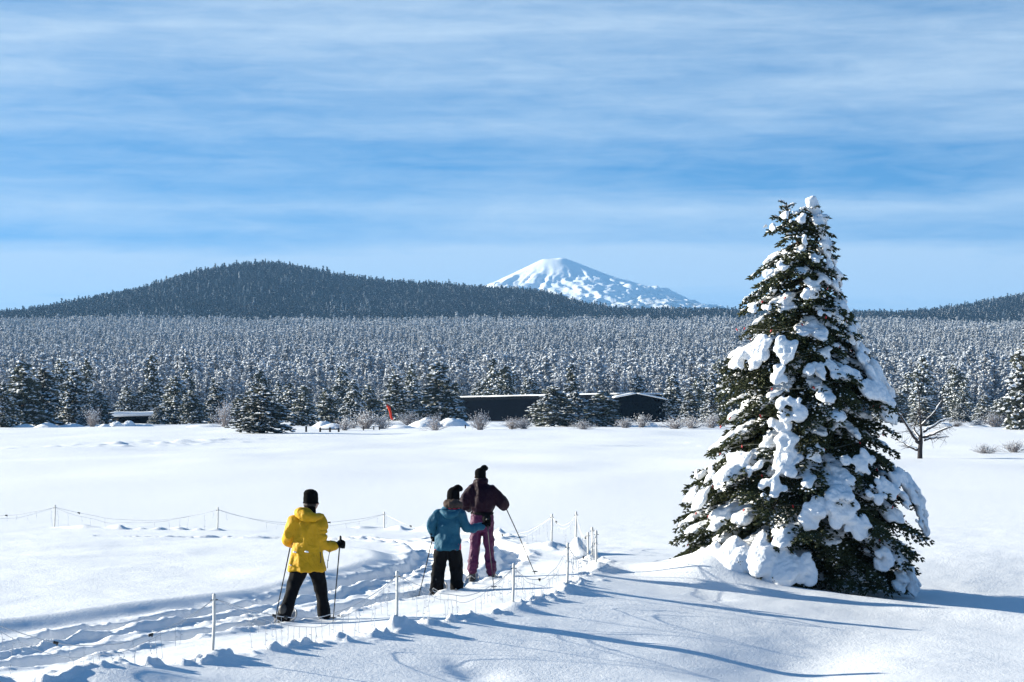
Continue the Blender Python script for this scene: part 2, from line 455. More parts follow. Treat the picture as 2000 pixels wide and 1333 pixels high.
    def octas(s, Cn, A, m=0):
        """many octahedra: centres (n,3), half axes (n,3,3)"""
        n = len(Cn)
        V = np.stack([Cn + A[:, 0], Cn - A[:, 0], Cn + A[:, 1], Cn - A[:, 1], Cn + A[:, 2], Cn - A[:, 2]], 1).reshape(-1, 3)
        f = np.array([[0, 2, 4], [2, 1, 4], [1, 3, 4], [3, 0, 4], [2, 0, 5], [1, 2, 5], [3, 1, 5], [0, 3, 5]])
        T = (np.arange(n)[:, None, None] * 6 + f).reshape(-1, 3)
        s.add(V, T, None, m)
    def mesh(s, name, mats, smooth=False):
        return mk(name, np.vstack(s.V), np.vstack(s.T) if s.T else None, np.vstack(s.Q) if s.Q else None, mats,
                  np.concatenate(s.tm) if s.tm else None, np.concatenate(s.qm) if s.qm else None, smooth)
def remesh(mb, name, m, voxel, smooth=4, wrinkle=0, wscale=(9, 9, 5), seed=1, cut=None):
    """grow overlapping closed shapes into one continuous skin"""
    me = mb.mesh('tmp', [])
    o = bpy.data.objects.new('tmp', me); COL.objects.link(o)
    a = o.modifiers.new('r', 'REMESH'); a.mode = 'VOXEL'; a.voxel_size = voxel
    if smooth:
        b = o.modifiers.new('s', 'SMOOTH'); b.iterations = smooth; b.factor = .5
    dg = bpy.context.evaluated_depsgraph_get()
    res = bpy.data.meshes.new_from_object(o.evaluated_get(dg))
    bpy.data.objects.remove(o); bpy.data.meshes.remove(me)
    n = len(res.vertices)
    V = np.empty(n * 3, np.float32); res.vertices.foreach_get('co', V); V = V.reshape(-1, 3)
    if wrinkle:
        N = np.empty(n * 3, np.float32); res.vertices.foreach_get('normal', N); N = N.reshape(-1, 3)
        q = V * np.array(wscale)
        w = 1 - 2 * np.abs(vn3(q, seed)); w = w + .5 * vn3(q * 2.3, seed + 3)
        V = V + N * (w * wrinkle)[:, None]
        res.vertices.foreach_set('co', V.astype(np.float32).ravel())
    res.materials.clear(); res.materials.append(m)
    res.polygons.foreach_set('use_smooth', np.ones(len(res.polygons), bool))
    res.name = name
    res.update()
    return res

# ------------------------------------------------------------------ ground
def build_ground():
    ys = [-60.0, -25, -5, 8, 14, 18, 20.5, 22.5]
    y = 24.0
    while y < 60: ys.append(y); y += .047
    while y < 480: ys.append(y); y *= 1.0062
    while y < 4400: ys.append(y); y *= 1.02
    while y < 12500: ys.append(y); y *= 1.12
    ys = np.array(ys)
    fine = np.linspace(-.262, .262, 540)
    out = .262 + .5 * (np.linspace(0, 1, 26)[1:]) ** 1.6
    sl = np.concatenate([-out[::-1], fine, out])
    X = sl[None] * np.maximum(ys, 20)[:, None]
    Y = np.repeat(ys[:, None], len(sl), 1)
    # break the row and column lattice a little so that facets never line up
    Z = G(X, Y)
    k, n = X.shape
    i = np.arange(k - 1)[:, None] * n; j = np.arange(n - 1)[None]
    Q = np.stack([i + j, i + j + 1, i + n + j + 1, i + n + j], -1).reshape(-1, 4)
    o = link('snow_ground', mk('snow_ground', np.stack([X, Y, Z], -1), None, Q, [M['snow']], smooth=True))
    tag(o, kind='structure')
build_ground()

# ------------------------------------------------------------------ the white volcano far behind
def build_mountain():
    D = 9000.0
    k = D / FPX
    prof = np.array([(-400, 700), (300, 690), (560, 668), (700, 640), (800, 617), (870, 594), (945, 563), (1000, 536), (1035, 519), (1060, 507), (1078, 504), (1095, 503), (1112, 509), (1128, 515), (1155, 526), (1180, 536), (1215, 549), (1250, 560), (1275, 570), (1308, 571), (1330, 580), (1352, 590), (1385, 602), (1450, 618), (1560, 645), (1750, 680), (2300, 720)], float)
    px, pz = (prof[:, 0] - 1000) * k, CAMZ + (YH - prof[:, 1]) * k
    cx = (1092 - 1000) * k
    nx, ny = 560, 330
    x = np.linspace(-1250, 2000, nx); y = np.linspace(D - 1500, D + 900, ny)
    X, Y = np.meshgrid(x, y)
    # radial flanks: the silhouette profile read along a radius that bends to the viewer
    dy = (Y - D)
    rx = X - cx
    r = np.hypot(rx, dy * .8)
    side = .5 + .5 * rx / (r + 1e-6)
    zl = np.interp(cx - r, px, pz); zr = np.interp(cx + r, px, pz)
    w = sst(0.0, 1.0, side)
    Z = zl * (1 - w) + zr * w
    on = np.exp(-(dy / 120.0) ** 2)
    Z = Z * (1 - on) + np.interp(X, px, pz) * on
    hgt = np.clip((505 - Z) / 300, 0, 1)
    th = np.arctan2(rx, -dy)
    q = fbm(X / 130, Y / 130, 3, 7)
    gul = 1 - np.abs(fbm(th * 3.4 + q * .8, r / 700, 4, 9)) * 2
    rid = 1 - np.abs(fbm((X + Y * .35) / 75, (Y - X * .3) / 130, 4, 13)) * 2
    lob = np.abs(fbm((X + dy * .5) / 42, (dy - X * .45) / 70, 4, 17))
    front = sst(40, 240, -dy)
    Z = Z + front * (gul - .4) * 15 * np.clip(hgt * 2.0, .2, 1) + front * (rid - .5) * 11 * sst(.10, .5, hgt) + front * (1 - 2 * np.abs(fbm(th * 7 + q * 1.1, r / 330, 4, 23)) - .5) * 13 * sst(.05, .35, hgt) + front * (lob - .2) * 7 * sst(.25, .7, hgt) + front * np.abs(fbm((X + dy * .4) / 20, (dy - X * .35) / 30, 3, 19)) * 7 * sst(.05, .5, hgt)
    Z = Z - 14 * np.exp(-((X - (1082 - 1000) * k) / 22) ** 2 - ((dy + 42) / 40) ** 2)
    i = np.arange(ny - 1)[:, None] * nx; j = np.arange(nx - 1)[None]
    Q = np.stack([i + j, i + j + 1, i + nx + j + 1, i + nx + j], -1).reshape(-1, 4)
    m = mat('mountain_snow', (.90, .92, .95), .7, .2)
    t = m.node_tree; b = t.nodes['Principled BSDF']
    # sparse timber and bare rock showing through on the lower flanks
    co = t.nodes.new('ShaderNodeTexCoord')
    n1 = t.nodes.new('ShaderNodeTexNoise'); n1.inputs['Scale'].default_value = .085; n1.inputs['Detail'].default_value = 5; n1.inputs['Roughness'].default_value = .7
    mp = t.nodes.new('ShaderNodeMapping'); mp.inputs['Scale'].default_value = (.35, .6, 1.6)
    t.links.new(co.outputs['Object'], mp.inputs[0]); t.links.new(mp.outputs[0], n1.inputs['Vector'])
    sp = t.nodes.new('ShaderNodeSeparateXYZ'); t.links.new(co.outputs['Object'], sp.inputs[0])
    mr = t.nodes.new('ShaderNodeMapRange'); mr.inputs[1].default_value = 400; mr.inputs[2].default_value = 300; mr.inputs[3].default_value = -.02; mr.inputs[4].default_value = .16
    t.links.new(sp.outputs[2], mr.inputs[0])
    ad = t.nodes.new('ShaderNodeMath'); ad.operation = 'ADD'
    t.links.new(n1.outputs[0], ad.inputs[0]); t.links.new(mr.outputs[0], ad.inputs[1])
    st = t.nodes.new('ShaderNodeMapRange'); st.inputs[1].default_value = .64; st.inputs[2].default_value = .72
    t.links.new(ad.outputs[0], st.inputs[0])
    mx = t.nodes.new('ShaderNodeMix'); mx.data_type = 'RGBA'
    mx.inputs[6].default_value = (.90, .92, .95, 1); mx.inputs[7].default_value = (.12, .13, .14, 1)
    t.links.new(st.outputs[0], mx.inputs[0]); t.links.new(mx.outputs[2], b.inputs['Base Color'])
    o = link('mountain', mk('mountain', np.stack([X, Y, Z], -1), None, Q, [m], smooth=True))
    tag(o, kind='structure')
build_mountain()

# ------------------------------------------------------------------ conifers
def conifer(seed, H, Rr, snow, n_wh=26, per=7, dens=.55, cs=.30, base=.06, power=.85, white_k=1.0):
    """numpy shapes of one snow-laden pine: trunk, needle clumps, snow pads"""
    g = np.random.default_rng(seed)
    tr = MB()
    lean = g.normal(0, .02, 2)
    zt = np.linspace(0, H * .97, 7)
    tr.tube(np.stack([zt * lean[0], zt * lean[1], zt - .3], -1), np.linspace(Rr * .09 + .04, .03, 7), 6)
    Cc = []; Ca = []; Sc = []; Sa = []
    for w in range(n_wh):
        f = base + (1 - base) * (w + g.uniform(-.3, .3)) / n_wh
        f = min(max(f, base), .985)
        env = Rr * (1 - f) ** power * (1.0 if f > base + .08 else .8) + .12
        for b in range(max(3, int(per * (1 - .4 * f) + g.uniform(0, 1)))):
            az = g.uniform(0, 6.283); Lb = env * g.uniform(.55, 1.1)
            nb = max(2, int(Lb * (1.0 / cs) * dens * 3))
            t = np.sort(g.uniform(.22, 1.0, nb)); t[-1] = 1
            droop = g.uniform(.05, .45)
            px = Lb * t; pz = f * H + Lb * .18 - droop * Lb * t * t + g.normal(0, cs * .25, nb)
            lat = g.normal(0, .24 * Lb, nb) * (1.1 - .5 * t)
            ca, sa = math.cos(az), math.sin(az)
            c = np.stack([px * ca - lat * sa + lean[0] * f * H, px * sa + lat * ca + lean[1] * f * H, pz], -1)
            s = cs * g.uniform(.6, 1.25, nb)
            d = np.stack([ca + g.normal(0, .35, nb), sa + g.normal(0, .35, nb), g.normal(.05, .35, nb)], -1)
            d /= np.linalg.norm(d, axis=1)[:, None]
            e = np.cross(d, g.normal(0, 1, (nb, 3))); e /= np.linalg.norm(e, axis=1)[:, None]
            h = np.cross(d, e)
            Cc.append(c); Ca.append(np.stack([d * s[:, None], e * s[:, None] * .55, h * s[:, None] * .42], 1))
            k = g.uniform(0, 1, nb) < snow
            if k.any():
                ss = s[k] * g.uniform(.5, 1.0, k.sum()) * white_k
                o = c[k] + np.stack([0 * ss, 0 * ss, s[k] * .30], -1) + d[k] * (s[k] * .25)[:, None]
                x = np.stack([d[k][:, 0], d[k][:, 1], d[k][:, 2] * .5], -1) * (ss * .85)[:, None]
                yv = np.cross(x, [0, 0, 1.0]); yv /= np.linalg.norm(yv, axis=1)[:, None] + 1e-6
                zv = np.zeros((len(ss), 3)); zv[:, 2] = ss * .42
                Sc.append(o); Sa.append(np.stack([x, yv * (ss * .6)[:, None], zv], 1))
    cr = MB(); cr.octas(np.vstack(Cc), np.vstack(Ca))
    sn = MB(); sn.octas(np.vstack(Sc), np.vstack(Sa))
    return tr, cr, sn
def single(name, parts, mats):
    mb = MB()
    for i, p in enumerate(parts):
        for V0 in [np.vstack(p.V)]:
            mb.add(V0, np.vstack(p.T) if p.T else None, np.vstack(p.Q) if p.Q else None, i)
    return mb.mesh(name, mats)

KIT = bpy.data.collections.new('forest_kit')       # one tree of each sort for the far wood
HKIT = bpy.data.collections.new('hill_kit')
forest_meshes = []
for i in range(9):
    g = random.Random(i)
    me = single('forest_pine', conifer(100 + i, 1.0 * 7.5, g.uniform(1.15, 1.7), .72, n_wh=19, per=6, dens=.62, cs=.35, power=g.uniform(.55, .8), white_k=1.0), [M['bark'], M['frost'], M['crust']])
    forest_meshes.append(me)
    KIT.objects.link(bpy.data.objects.new('forest_pine_%02d' % i, me))
for i in range(6):
    g = random.Random(50 + i)
    me = single('hill_pine', conifer(200 + i, 9.0, g.uniform(1.0, 1.45), .10 if i < 4 else .55, n_wh=15, per=5, dens=.5, cs=.55, power=g.uniform(.7, 1.0)), [M['bark'], M['hillpine'] if i < 4 else M['hillfrost'], M['crust']])
    HKIT.objects.link(bpy.data.objects.new('hill_pine_%02d' % i, me))

def scatter(name, P, rz, sc3, idx, coll, label, cat):
    me = bpy.data.meshes.new(name)
    me.vertices.add(len(P)); me.vertices.foreach_set('co', np.asarray(P, np.float32).ravel())
    for nm, ty, d in (('turn', 'FLOAT', rz), ('pick', 'INT', idx)):
        a = me.attributes.new(nm, ty, 'POINT'); a.data.foreach_set('value', np.asarray(d, np.float32 if ty == 'FLOAT' else np.int32))
    a = me.attributes.new('size', 'FLOAT_VECTOR', 'POINT'); a.data.foreach_set('vector', np.asarray(sc3, np.float32).ravel())
    ng = bpy.data.node_groups.new(name, 'GeometryNodeTree')
    ng.interface.new_socket('Geometry', in_out='INPUT', socket_type='NodeSocketGeometry')
    ng.interface.new_socket('Geometry', in_out='OUTPUT', socket_type='NodeSocketGeometry')
    N = ng.nodes.new; K = ng.links.new
    gi = N('NodeGroupInput'); go = N('NodeGroupOutput')
    ci = N('GeometryNodeCollectionInfo'); ci.inputs['Collection'].default_value = coll
    ci.inputs['Separate Children'].default_value = True; ci.inputs['Reset Children'].default_value = True
    ip = N('GeometryNodeInstanceOnPoints'); ip.inputs['Pick Instance'].default_value = True
    def na(nm, ty):
        q = N('GeometryNodeInputNamedAttribute'); q.data_type = ty; q.inputs['Name'].default_value = nm
        return q.outputs['Attribute']
    cb = N('ShaderNodeCombineXYZ'); K(na('turn', 'FLOAT'), cb.inputs[2])
    er = N('FunctionNodeEulerToRotation'); K(cb.outputs[0], er.inputs[0])
    K(gi.outputs[0], ip.inputs['Points']); K(ci.outputs[0], ip.inputs['Instance']); K(na('pick', 'INT'), ip.inputs['Instance Index'])
    K(er.outputs[0], ip.inputs['Rotation']); K(na('size', 'FLOAT_VECTOR'), ip.inputs['Scale']); K(ip.outputs[0], go.inputs[0])
    o = link(name, me)
    md = o.modifiers.new('scatter', 'NODES'); md.node_group = ng
    return tag(o, label, cat, kind='stuff')

def grid_points(y0, y1, sp, seed, lim=.245):
    g = np.random.default_rng(seed)
    P = []
    y = y0
    while y < y1:
        s = sp(y)
        x = np.arange(-lim * y - 12, lim * y + 12, s)
        P.append(np.stack([x + g.uniform(-.5, .5, len(x)) * s, y + g.uniform(-.5, .5, len(x)) * s], -1))
        y += s
    return np.vstack(P)
g = np.random.default_rng(77)
P = grid_points(408, 1790, lambda y: 3.5 + .9 * min(1, (y - 400) / 900), 1)
dn = fbm(P[:, 0] / 45, P[:, 1] / 60, 3, 90)
P = P[(g.uniform(0, 1, len(P)) < .93 + .3 * dn) & ~((P[:, 1] < 455) & (dn < .05))]
Z = G(P[:, 0], P[:, 1])
hs = np.clip(g.normal(.86, .20, len(P)) + .18 * fbm(P[:, 0] / 30, P[:, 1] / 30, 2, 91) + .22 * sst(700, 1700, P[:, 1]) + .55 * np.maximum(0, fbm(P[:, 0] / 7, P[:, 1] / 12, 2, 92)) * (1 - sst(520, 800, P[:, 1])), .35, 1.7)
ws = hs * g.uniform(.8, 1.15, len(P))
turn = g.uniform(0, 6.28, len(P)); pick = g.integers(0, 9, len(P))
vis = np.abs(P[:, 0] / P[:, 1]) < .203
order = np.lexsort((P[:, 1], ~vis))
near = order[:200]
rest = np.setdiff1d(np.arange(len(P)), near)
for i in near:
    o = link('pine_tree', forest_meshes[pick[i]])
    o.location = (P[i, 0], P[i, 1], Z[i] - .1); o.rotation_euler = (0, 0, turn[i]); o.scale = (ws[i], ws[i], hs[i])
    tag(o, 'small snow-flocked pine in the front rows of the dense forest beyond the meadow', 'tree', 'snow-flocked pines along the forest front')
scatter('forest', np.stack([P[rest, 0], P[rest, 1], Z[rest] - .1], -1), turn[rest], np.stack([ws, ws, hs], -1)[rest], pick[rest], KIT,
        'dense snow-flocked pine forest rising from the meadow to the hills', 'forest')
P = grid_points(1740, 2760, lambda y: 4.1, 2)
P = P[g.uniform(0, 1, len(P)) < .95]
Z = G(P[:, 0], P[:, 1])
hs = np.clip(g.normal(.95, .2, len(P)), .5, 1.7)
scatter('hill_forest', np.stack([P[:, 0], P[:, 1], Z - .2], -1), g.uniform(0, 6.28, len(P)), np.stack([hs * .95, hs * .95, hs], -1), np.where(g.uniform(0, 1, len(P)) < np.clip(.05 + .4 * fbm(P[:, 0] / 70, P[:, 1] / 110, 3, 95) + .22 * (1 - sst(1780, 2050, P[:, 1])) + .12 * sst(2480, 2600, P[:, 1]), .03, .8), g.integers(4, 6, len(P)), g.integers(0, 4, len(P))), HKIT,
        'dark timber covering the rounded hill and the far ridge', 'forest')

# ------------------------------------------------------------------ the air
def build_haze():
    x, y0, y1, z0, z1 = 9700, -70, 12700, -6, 520
    mb = MB(); mb.box((0, (y0 + y1) / 2, (z0 + z1) / 2), (x, (y1 - y0) / 2, (z1 - z0) / 2))
    m = bpy.data.materials.new('air'); m.use_nodes = True
    t = m.node_tree; t.nodes.clear()
    v = t.nodes.new('ShaderNodeVolumePrincipled'); ou = t.nodes.new('ShaderNodeOutputMaterial')
    v.inputs['Color'].default_value = (.25, .54, .96, 1)
    v.inputs['Density'].default_value = HAZE
    v.inputs['Anisotropy'].default_value = .1
    t.links.new(v.outputs[0], ou.inputs['Volume'])
    tag(link('haze', mb.mesh('haze', [m])), kind='stuff')
HAZE = 8e-5
build_haze()

# ------------------------------------------------------------------ pines standing out in front of the wood
FK = []
for i, (H, Rr, pw, sn) in enumerate(((7, 2.1, .62, .60), (7, 1.8, .75, .65), (7, 2.5, .55, .60), (7, 1.55, .8, .7), (7, 2.2, .6, .82), (7, 3.6, .5, .7))):
    tr, cr, s_ = conifer(400 + i, H, Rr, sn, n_wh=24, per=8, dens=.75, cs=.30, power=pw, base=.03, white_k=1.1)
    FK.append((tr.mesh('trunk', [M['bark']], True), cr.mesh('crown', [M['pine']]), s_.mesh('snow_load', [M['crust']]), H, Rr))
def front_pine(px, yb, yt, hw, kind, label, turn=0):
    d = 2.85 * FPX / (yb - YH)
    x = (px - 1000) * d / FPX
    z = g1(x, d)
    H = (YH - yt) * d / FPX + CAMZ - z
    t, c, s_, h0, r0 = FK[kind]
    o = thing('pine_tree', label, 'tree', (x, d, z), 'pines standing out before the forest')
    o.rotation_euler = (0, 0, turn)
    w = hw * 1.14 * d / FPX / (r0 * .92)
    o.scale = (w, w, H / h0)
    for nm, me in (('trunk', t), ('crown', c), ('snow_load', s_)):
        q = link(nm, me, o)
        if nm == 'snow_load': tag(q, kind='stuff')
    return o
FRONT = [
 (48, 833, 704, 44, 0, 'tall dark pine near the left edge of the photo, left half of a close pair'),
 (84, 832, 716, 38, 1, 'tall dark pine near the left edge of the photo, right half of a close pair'),
 (4, 834, 748, 30, 2, 'dark pine cut by the left edge of the photo'),
 (142, 831, 722, 34, 4, 'whitish pine just right of the tall dark pair at the left edge'),
 (196, 831, 764, 24, 3, 'small dark pine rising in front of the cabin roof at its left end'),
 (168, 833, 792, 22, 5, 'low frosty bushy pine between the whitish pine and the cabin'),
 (342, 831, 735, 34, 4, 'pine with thick white pads just right of the flat-roofed cabin'),
 (376, 832, 762, 28, 0, 'dark pine crowding the right side of the white-padded pine by the cabin'),
 (308, 831, 796, 18, 5, 'short bushy pine hiding the right end of the cabin'),
 (424, 830, 748, 26, 4, 'narrow frosted pine between the cabin group and the broad low pine'),
 (512, 846, 757, 54, 2, 'broad low pine standing forward on the meadow, wider than tall'),
 (470, 833, 770, 28, 1, 'pine half hidden behind the left side of the broad forward pine'),
 (592, 833, 752, 26, 1, 'pine behind the three dark rail posts'),
 (642, 832, 758, 28, 0, 'dark pine behind the long low snowbank left of the windsock'),
 (690, 830, 742, 24, 4, 'frosted pine behind the twiggy bushes left of the windsock'),
 (724, 829, 752, 26, 0, 'pine left of the windsock behind a wide bush'),
 (775, 824, 730, 30, 1, 'pine just right of the orange windsock'),
 (806, 823, 752, 24, 4, 'frosted pine wedged between the windsock and the big conical pine'),
 (864, 824, 710, 46, 0, 'big conical pine at the left end of the long dark shed'),
 (1078, 832, 754, 46, 2, 'round pine in front of the long dark shed, leftmost of three'),
 (1126, 831, 764, 32, 4, 'pine with heavy white caps in front of the shed, middle of three'),
 (1180, 832, 763, 42, 0, 'dark pine in front of the shed, rightmost of three'),
 (1314, 826, 733, 26, 4, 'frosted pine at the right end of the gabled shed'),
 (1348, 827, 758, 22, 1, 'pine second to the right of the gabled shed'),
 (1390, 828, 750, 26, 4, 'frosted pine right of the shed against the big spruce'),
 (1420, 829, 742, 28, 0, 'pine seen at the left flank of the big snowy spruce'),
 (1806, 832, 778, 30, 4, 'small snow-capped pine directly behind the bare tree'),
 (1760, 826, 765, 22, 1, 'pine between the big spruce and the bare tree'),
 (1722, 826, 758, 24, 0, 'pine half hidden by the right flank of the big spruce'),
 (2012, 838, 640, 52, 4, 'tall pine with heavy snow pads cut by the right edge of the photo'),
 (1962, 831, 776, 34, 5, 'wide frosted pine bush at the foot of the tall pine at the right edge'),
 (1925, 826, 772, 24, 4, 'frosted pine left of the tall pine at the right edge'),
 (1880, 824, 788, 22, 5, 'low frosted pine right of the bare tree at the forest edge'),
 (250, 823, 752, 24, 4, 'frosted pine rising behind the cabin roof'),
 (284, 823, 744, 24, 1, 'dark pine rising behind the right half of the cabin roof'),
 (560, 826, 748, 26, 0, 'pine behind the right side of the broad forward pine'),
 (940, 815, 742, 24, 4, 'frosted pine rising behind the left part of the long shed'),
 (985, 815, 722, 26, 1, 'pine rising behind the middle of the long shed'),
 (1040, 815, 738, 24, 4, 'frosted pine rising behind the right part of the long shed'),
 (1250, 815, 735, 26, 0, 'pine rising behind the gable of the shed'),
]
for i, f in enumerate(FRONT): front_pine(*f, turn=i * 2.39)

# looser groups of taller pines between the meadow edge and the wood
gf = np.random.default_rng(5)
nf = 0
while nf < 46:
    d = gf.uniform(348, 450); px = gf.uniform(-20, 2020)
    if fbm(np.array([px / 90.0]), np.array([d / 60.0]), 2, 8)[0] < -.12: continue
    x = (px - 1000) * d / FPX; z = g1(x, d); kd = gf.integers(0, 5); Hh = gf.uniform(5.0, 9.5)
    t, c, s_, h0, r0 = FK[kd]
    o = thing('pine_tree', 'taller snowy pine standing in the loose groups between the meadow edge and the forest', 'tree', (x, d, z), 'taller pines in loose groups at the forest edge')
    o.rotation_euler = (0, 0, gf.uniform(0, 6.28)); w = Hh / h0 * gf.uniform(.75, 1.05); o.scale = (w, w, Hh / h0)
    for nm, me in (('trunk', t), ('crown', c), ('snow_load', s_)):
        q = link(nm, me, o)
        if nm == 'snow_load': tag(q, kind='stuff')
    nf += 1

# ------------------------------------------------------------------ sheds and cabin
def at(px, d): return (px - 1000) * d / FPX
def hz(py, d): return CAMZ + (YH - py) * d / FPX
def shed_box(mb, P0, P1, dep, z0, zl, zr, m=0):
    """a wall run from P0 to P1 (x, y) with tops zl, zr, dep deep"""
    P0 = np.array(P0); P1 = np.array(P1); u = (P1 - P0) / np.linalg.norm(P1 - P0); n = np.array([-u[1], u[0]])
    c = [P0, P1, P1 + n * dep, P0 + n * dep]
    V = [(*c[0], z0), (*c[1], z0), (*c[2], z0), (*c[3], z0), (*c[0], zl), (*c[1], zr), (*c[2], zr), (*c[3], zl)]
    mb.add(V, None, [[0, 1, 5, 4], [1, 2, 6, 5], [2, 3, 7, 6], [3, 0, 4, 7], [4, 5, 6, 7], [3, 2, 1, 0]], m)
dl, dr = 336.0, 316.0
A = np.array([at(893, dl), dl]); B = np.array([at(1207, dr), dr])
sh = thing('shed', 'long low black shed with a snow-covered roof beside the gabled shed', 'building', (A[0], A[1], 0))
u = (B - A) / np.linalg.norm(B - A); nn = np.array([-u[1], u[0]])
def rel(mb, o): 
    mb.V = [v - np.array([o.location[0], o.location[1], o.location[2]]) for v in mb.V]; return mb
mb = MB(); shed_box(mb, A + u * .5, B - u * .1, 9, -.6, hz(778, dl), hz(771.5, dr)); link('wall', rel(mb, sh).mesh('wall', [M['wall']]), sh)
mb = MB(); shed_box(mb, A + u * .45 - nn * .08, B - u * .05 - nn * .08, .07, hz(783, dl), hz(777.6, dl), hz(771.1, dr)); 
mb.V[0][1][2] = hz(776, dr); mb.V[0][2][2] = hz(776, dr)
link('fascia', rel(mb, sh).mesh('fascia', [M['trim']]), sh)
def snow_slab(name, P0, P1, dep, zl, zr, th, parent, over=.35, seed=1):
    P0 = np.array(P0, float); P1 = np.array(P1, float); l = np.linalg.norm(P1 - P0); u = (P1 - P0) / l; n = np.array([-u[1], u[0]])
    k = max(6, int(l / .5)); mb = MB(); th_ = np.linspace(0, 2 * math.pi, 12, endpoint=False)
    t = np.linspace(-over, l + over, k)
    rings = []
    for j, a in enumerate(t):
        e = min(1, (min(a + over, l + over - a) / .25 + .25))
        w = (dep / 2 + over); zc = zl + (zr - zl) * a / l
        q = []
        for b in th_:
            cx = math.copysign(abs(math.cos(b)) ** .25, math.cos(b)) * w; cz = math.copysign(abs(math.sin(b)) ** .5, math.sin(b)) * th * .5 * e
            p = P0 + u * a + n * (dep / 2 + cx)
            q.append((p[0], p[1], zc + th * .5 + cz * (1 + .25 * float(vn(a * .8, b, seed)))))
        rings.append(q)
    mb.grid(np.array(rings))
    return link(name, rel(mb, parent).mesh(name, [M['crust']], True), parent)
snow_slab('roof_snow', A + u * .5, B - u * .1, 9, hz(777.4, dl), hz(770.9, dr), .24, sh)
# gabled wing
d = 309.0
A = np.array([at(1203, d), d]); B = np.array([at(1299, d), d + 1.5]); ridge = at(1243, d)
gb = thing('shed', 'black gabled shed with snow on both roof slopes right of the long shed', 'building', (A[0], A[1], 0))
zl, zr, zt = hz(777.5, d), hz(781, d), hz(769.5, d)
def gable(x0, x1, y0, y1, z0, zl, zr, xr, zt, m=0):
    V = [(x0, y0, z0), (x1, y0, z0), (x1, y0, zr), (xr, y0, zt), (x0, y0, zl), (x0, y1, z0), (x1, y1, z0), (x1, y1, zr), (xr, y1, zt), (x0, y1, zl)]
    mb = MB(); mb.add(V, [[4, 2, 3], [9, 8, 7]], [[0, 1, 2, 4], [6, 5, 9, 7], [0, 4, 9, 5], [1, 6, 7, 2], [2, 7, 8, 3], [3, 8, 9, 4]], m); return mb
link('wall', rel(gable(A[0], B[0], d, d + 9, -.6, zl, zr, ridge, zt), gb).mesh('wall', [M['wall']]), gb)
mb = MB(); mb.box(((A[0] + B[0]) / 2, d - .03, hz(787, d)), ((B[0] - A[0]) / 2 + .02, .03, .07)); link('fascia', rel(mb, gb).mesh('fascia', [M['trim']]), gb)
mb = MB()
def slope_slab(mb, xa, za, xb, zb, y0, y1, th):
    n = 9; q = []
    for i in range(n):
        t = i / (n - 1); e = th * (1 if 0 < i < n - 1 else .35)
        x, z = xa + (xb - xa) * t, za + (zb - za) * t
        q.append([(x, y0, z), (x, y0 - .05, z + e * .5), (x, y0 + .08, z + e), (x, y1 - .08, z + e), (x, y1 + .05, z + e * .5), (x, y1, z)])
    mb.grid(np.array(q))
slope_slab(mb, A[0] - .3, zl - .03, ridge, zt + .01, d - .4, d + 9.3, .22); slope_slab(mb, B[0] + .4, zr - .06, ridge + .02, zt + .01, d - .4, d + 9.3, .20)
link('roof_snow', rel(mb, gb).mesh('roof_snow', [M['crust']], True), gb)
# cabin on the left
d = 291.0
cb = thing('cabin', 'low tan and black cabin with a flat snow-covered roof at the left', 'building', (at(250, d), d, 0))
x0, x1, xc = at(214, d), at(318, d), at(231, d)
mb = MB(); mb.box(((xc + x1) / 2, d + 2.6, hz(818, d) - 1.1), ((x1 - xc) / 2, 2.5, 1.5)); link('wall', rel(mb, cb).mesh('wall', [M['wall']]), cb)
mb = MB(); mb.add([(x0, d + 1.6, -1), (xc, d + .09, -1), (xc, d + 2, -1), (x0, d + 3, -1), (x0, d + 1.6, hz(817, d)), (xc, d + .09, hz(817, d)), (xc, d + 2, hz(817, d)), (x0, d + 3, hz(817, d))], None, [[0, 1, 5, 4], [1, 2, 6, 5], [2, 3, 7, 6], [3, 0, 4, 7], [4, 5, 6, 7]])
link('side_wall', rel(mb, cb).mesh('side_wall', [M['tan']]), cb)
mb = MB(); mb.box((at(249, d), d + 2.2, hz(816.4, d)), (at(292, d) - at(249, d) + .6, 2.9, .05)); link('eave', rel(mb, cb).mesh('eave', [M['trim']]), cb)
snow_slab('roof_snow', (at(209, d), d - .5), (at(322, d), d - .5), 5.6, hz(817, d) + .07, hz(815, d) + .07, .62, cb, .3, 3)
cb2 = snow_slab('roof_snow', (at(178, d), d + 4), (at(200, d), d + 4), 4, hz(815, d), hz(815, d), .45, cb, .2, 5)

# ------------------------------------------------------------------ heaps of ploughed and drifted snow
def heap(px, py, w, h, label, seed, deep=.8):
    x, y, z = PX(px, py)
    s = y / FPX
    w *= s; h *= s
    n = 44; a = np.linspace(-1, 1, n)
    X, Y = np.meshgrid(a, a)
    r = np.hypot(X, Y)
    nz = fbm(X * 1.6 + seed * 7, Y * 1.6, 3, seed)
    Z = np.clip(1 - r ** 2.2 * (1 + .35 * nz), -.25, 1) ** 1.0 * h * (1 + .35 * nz) - .04
    i = np.arange(n - 1)[:, None] * n; j = np.arange(n - 1)[None]
    Q = np.stack([i + j, i + j + 1, i + n + j + 1, i + n + j], -1).reshape(-1, 4)
    o = link('snow_heap', mk('snow_heap', np.stack([X * w, Y * w * deep, Z], -1), None, Q, [M['crust']], smooth=True))
    o.location = (x, y, z)
    tag(o, label, 'snow heap', 'heaps of snow along the far edge of the meadow')
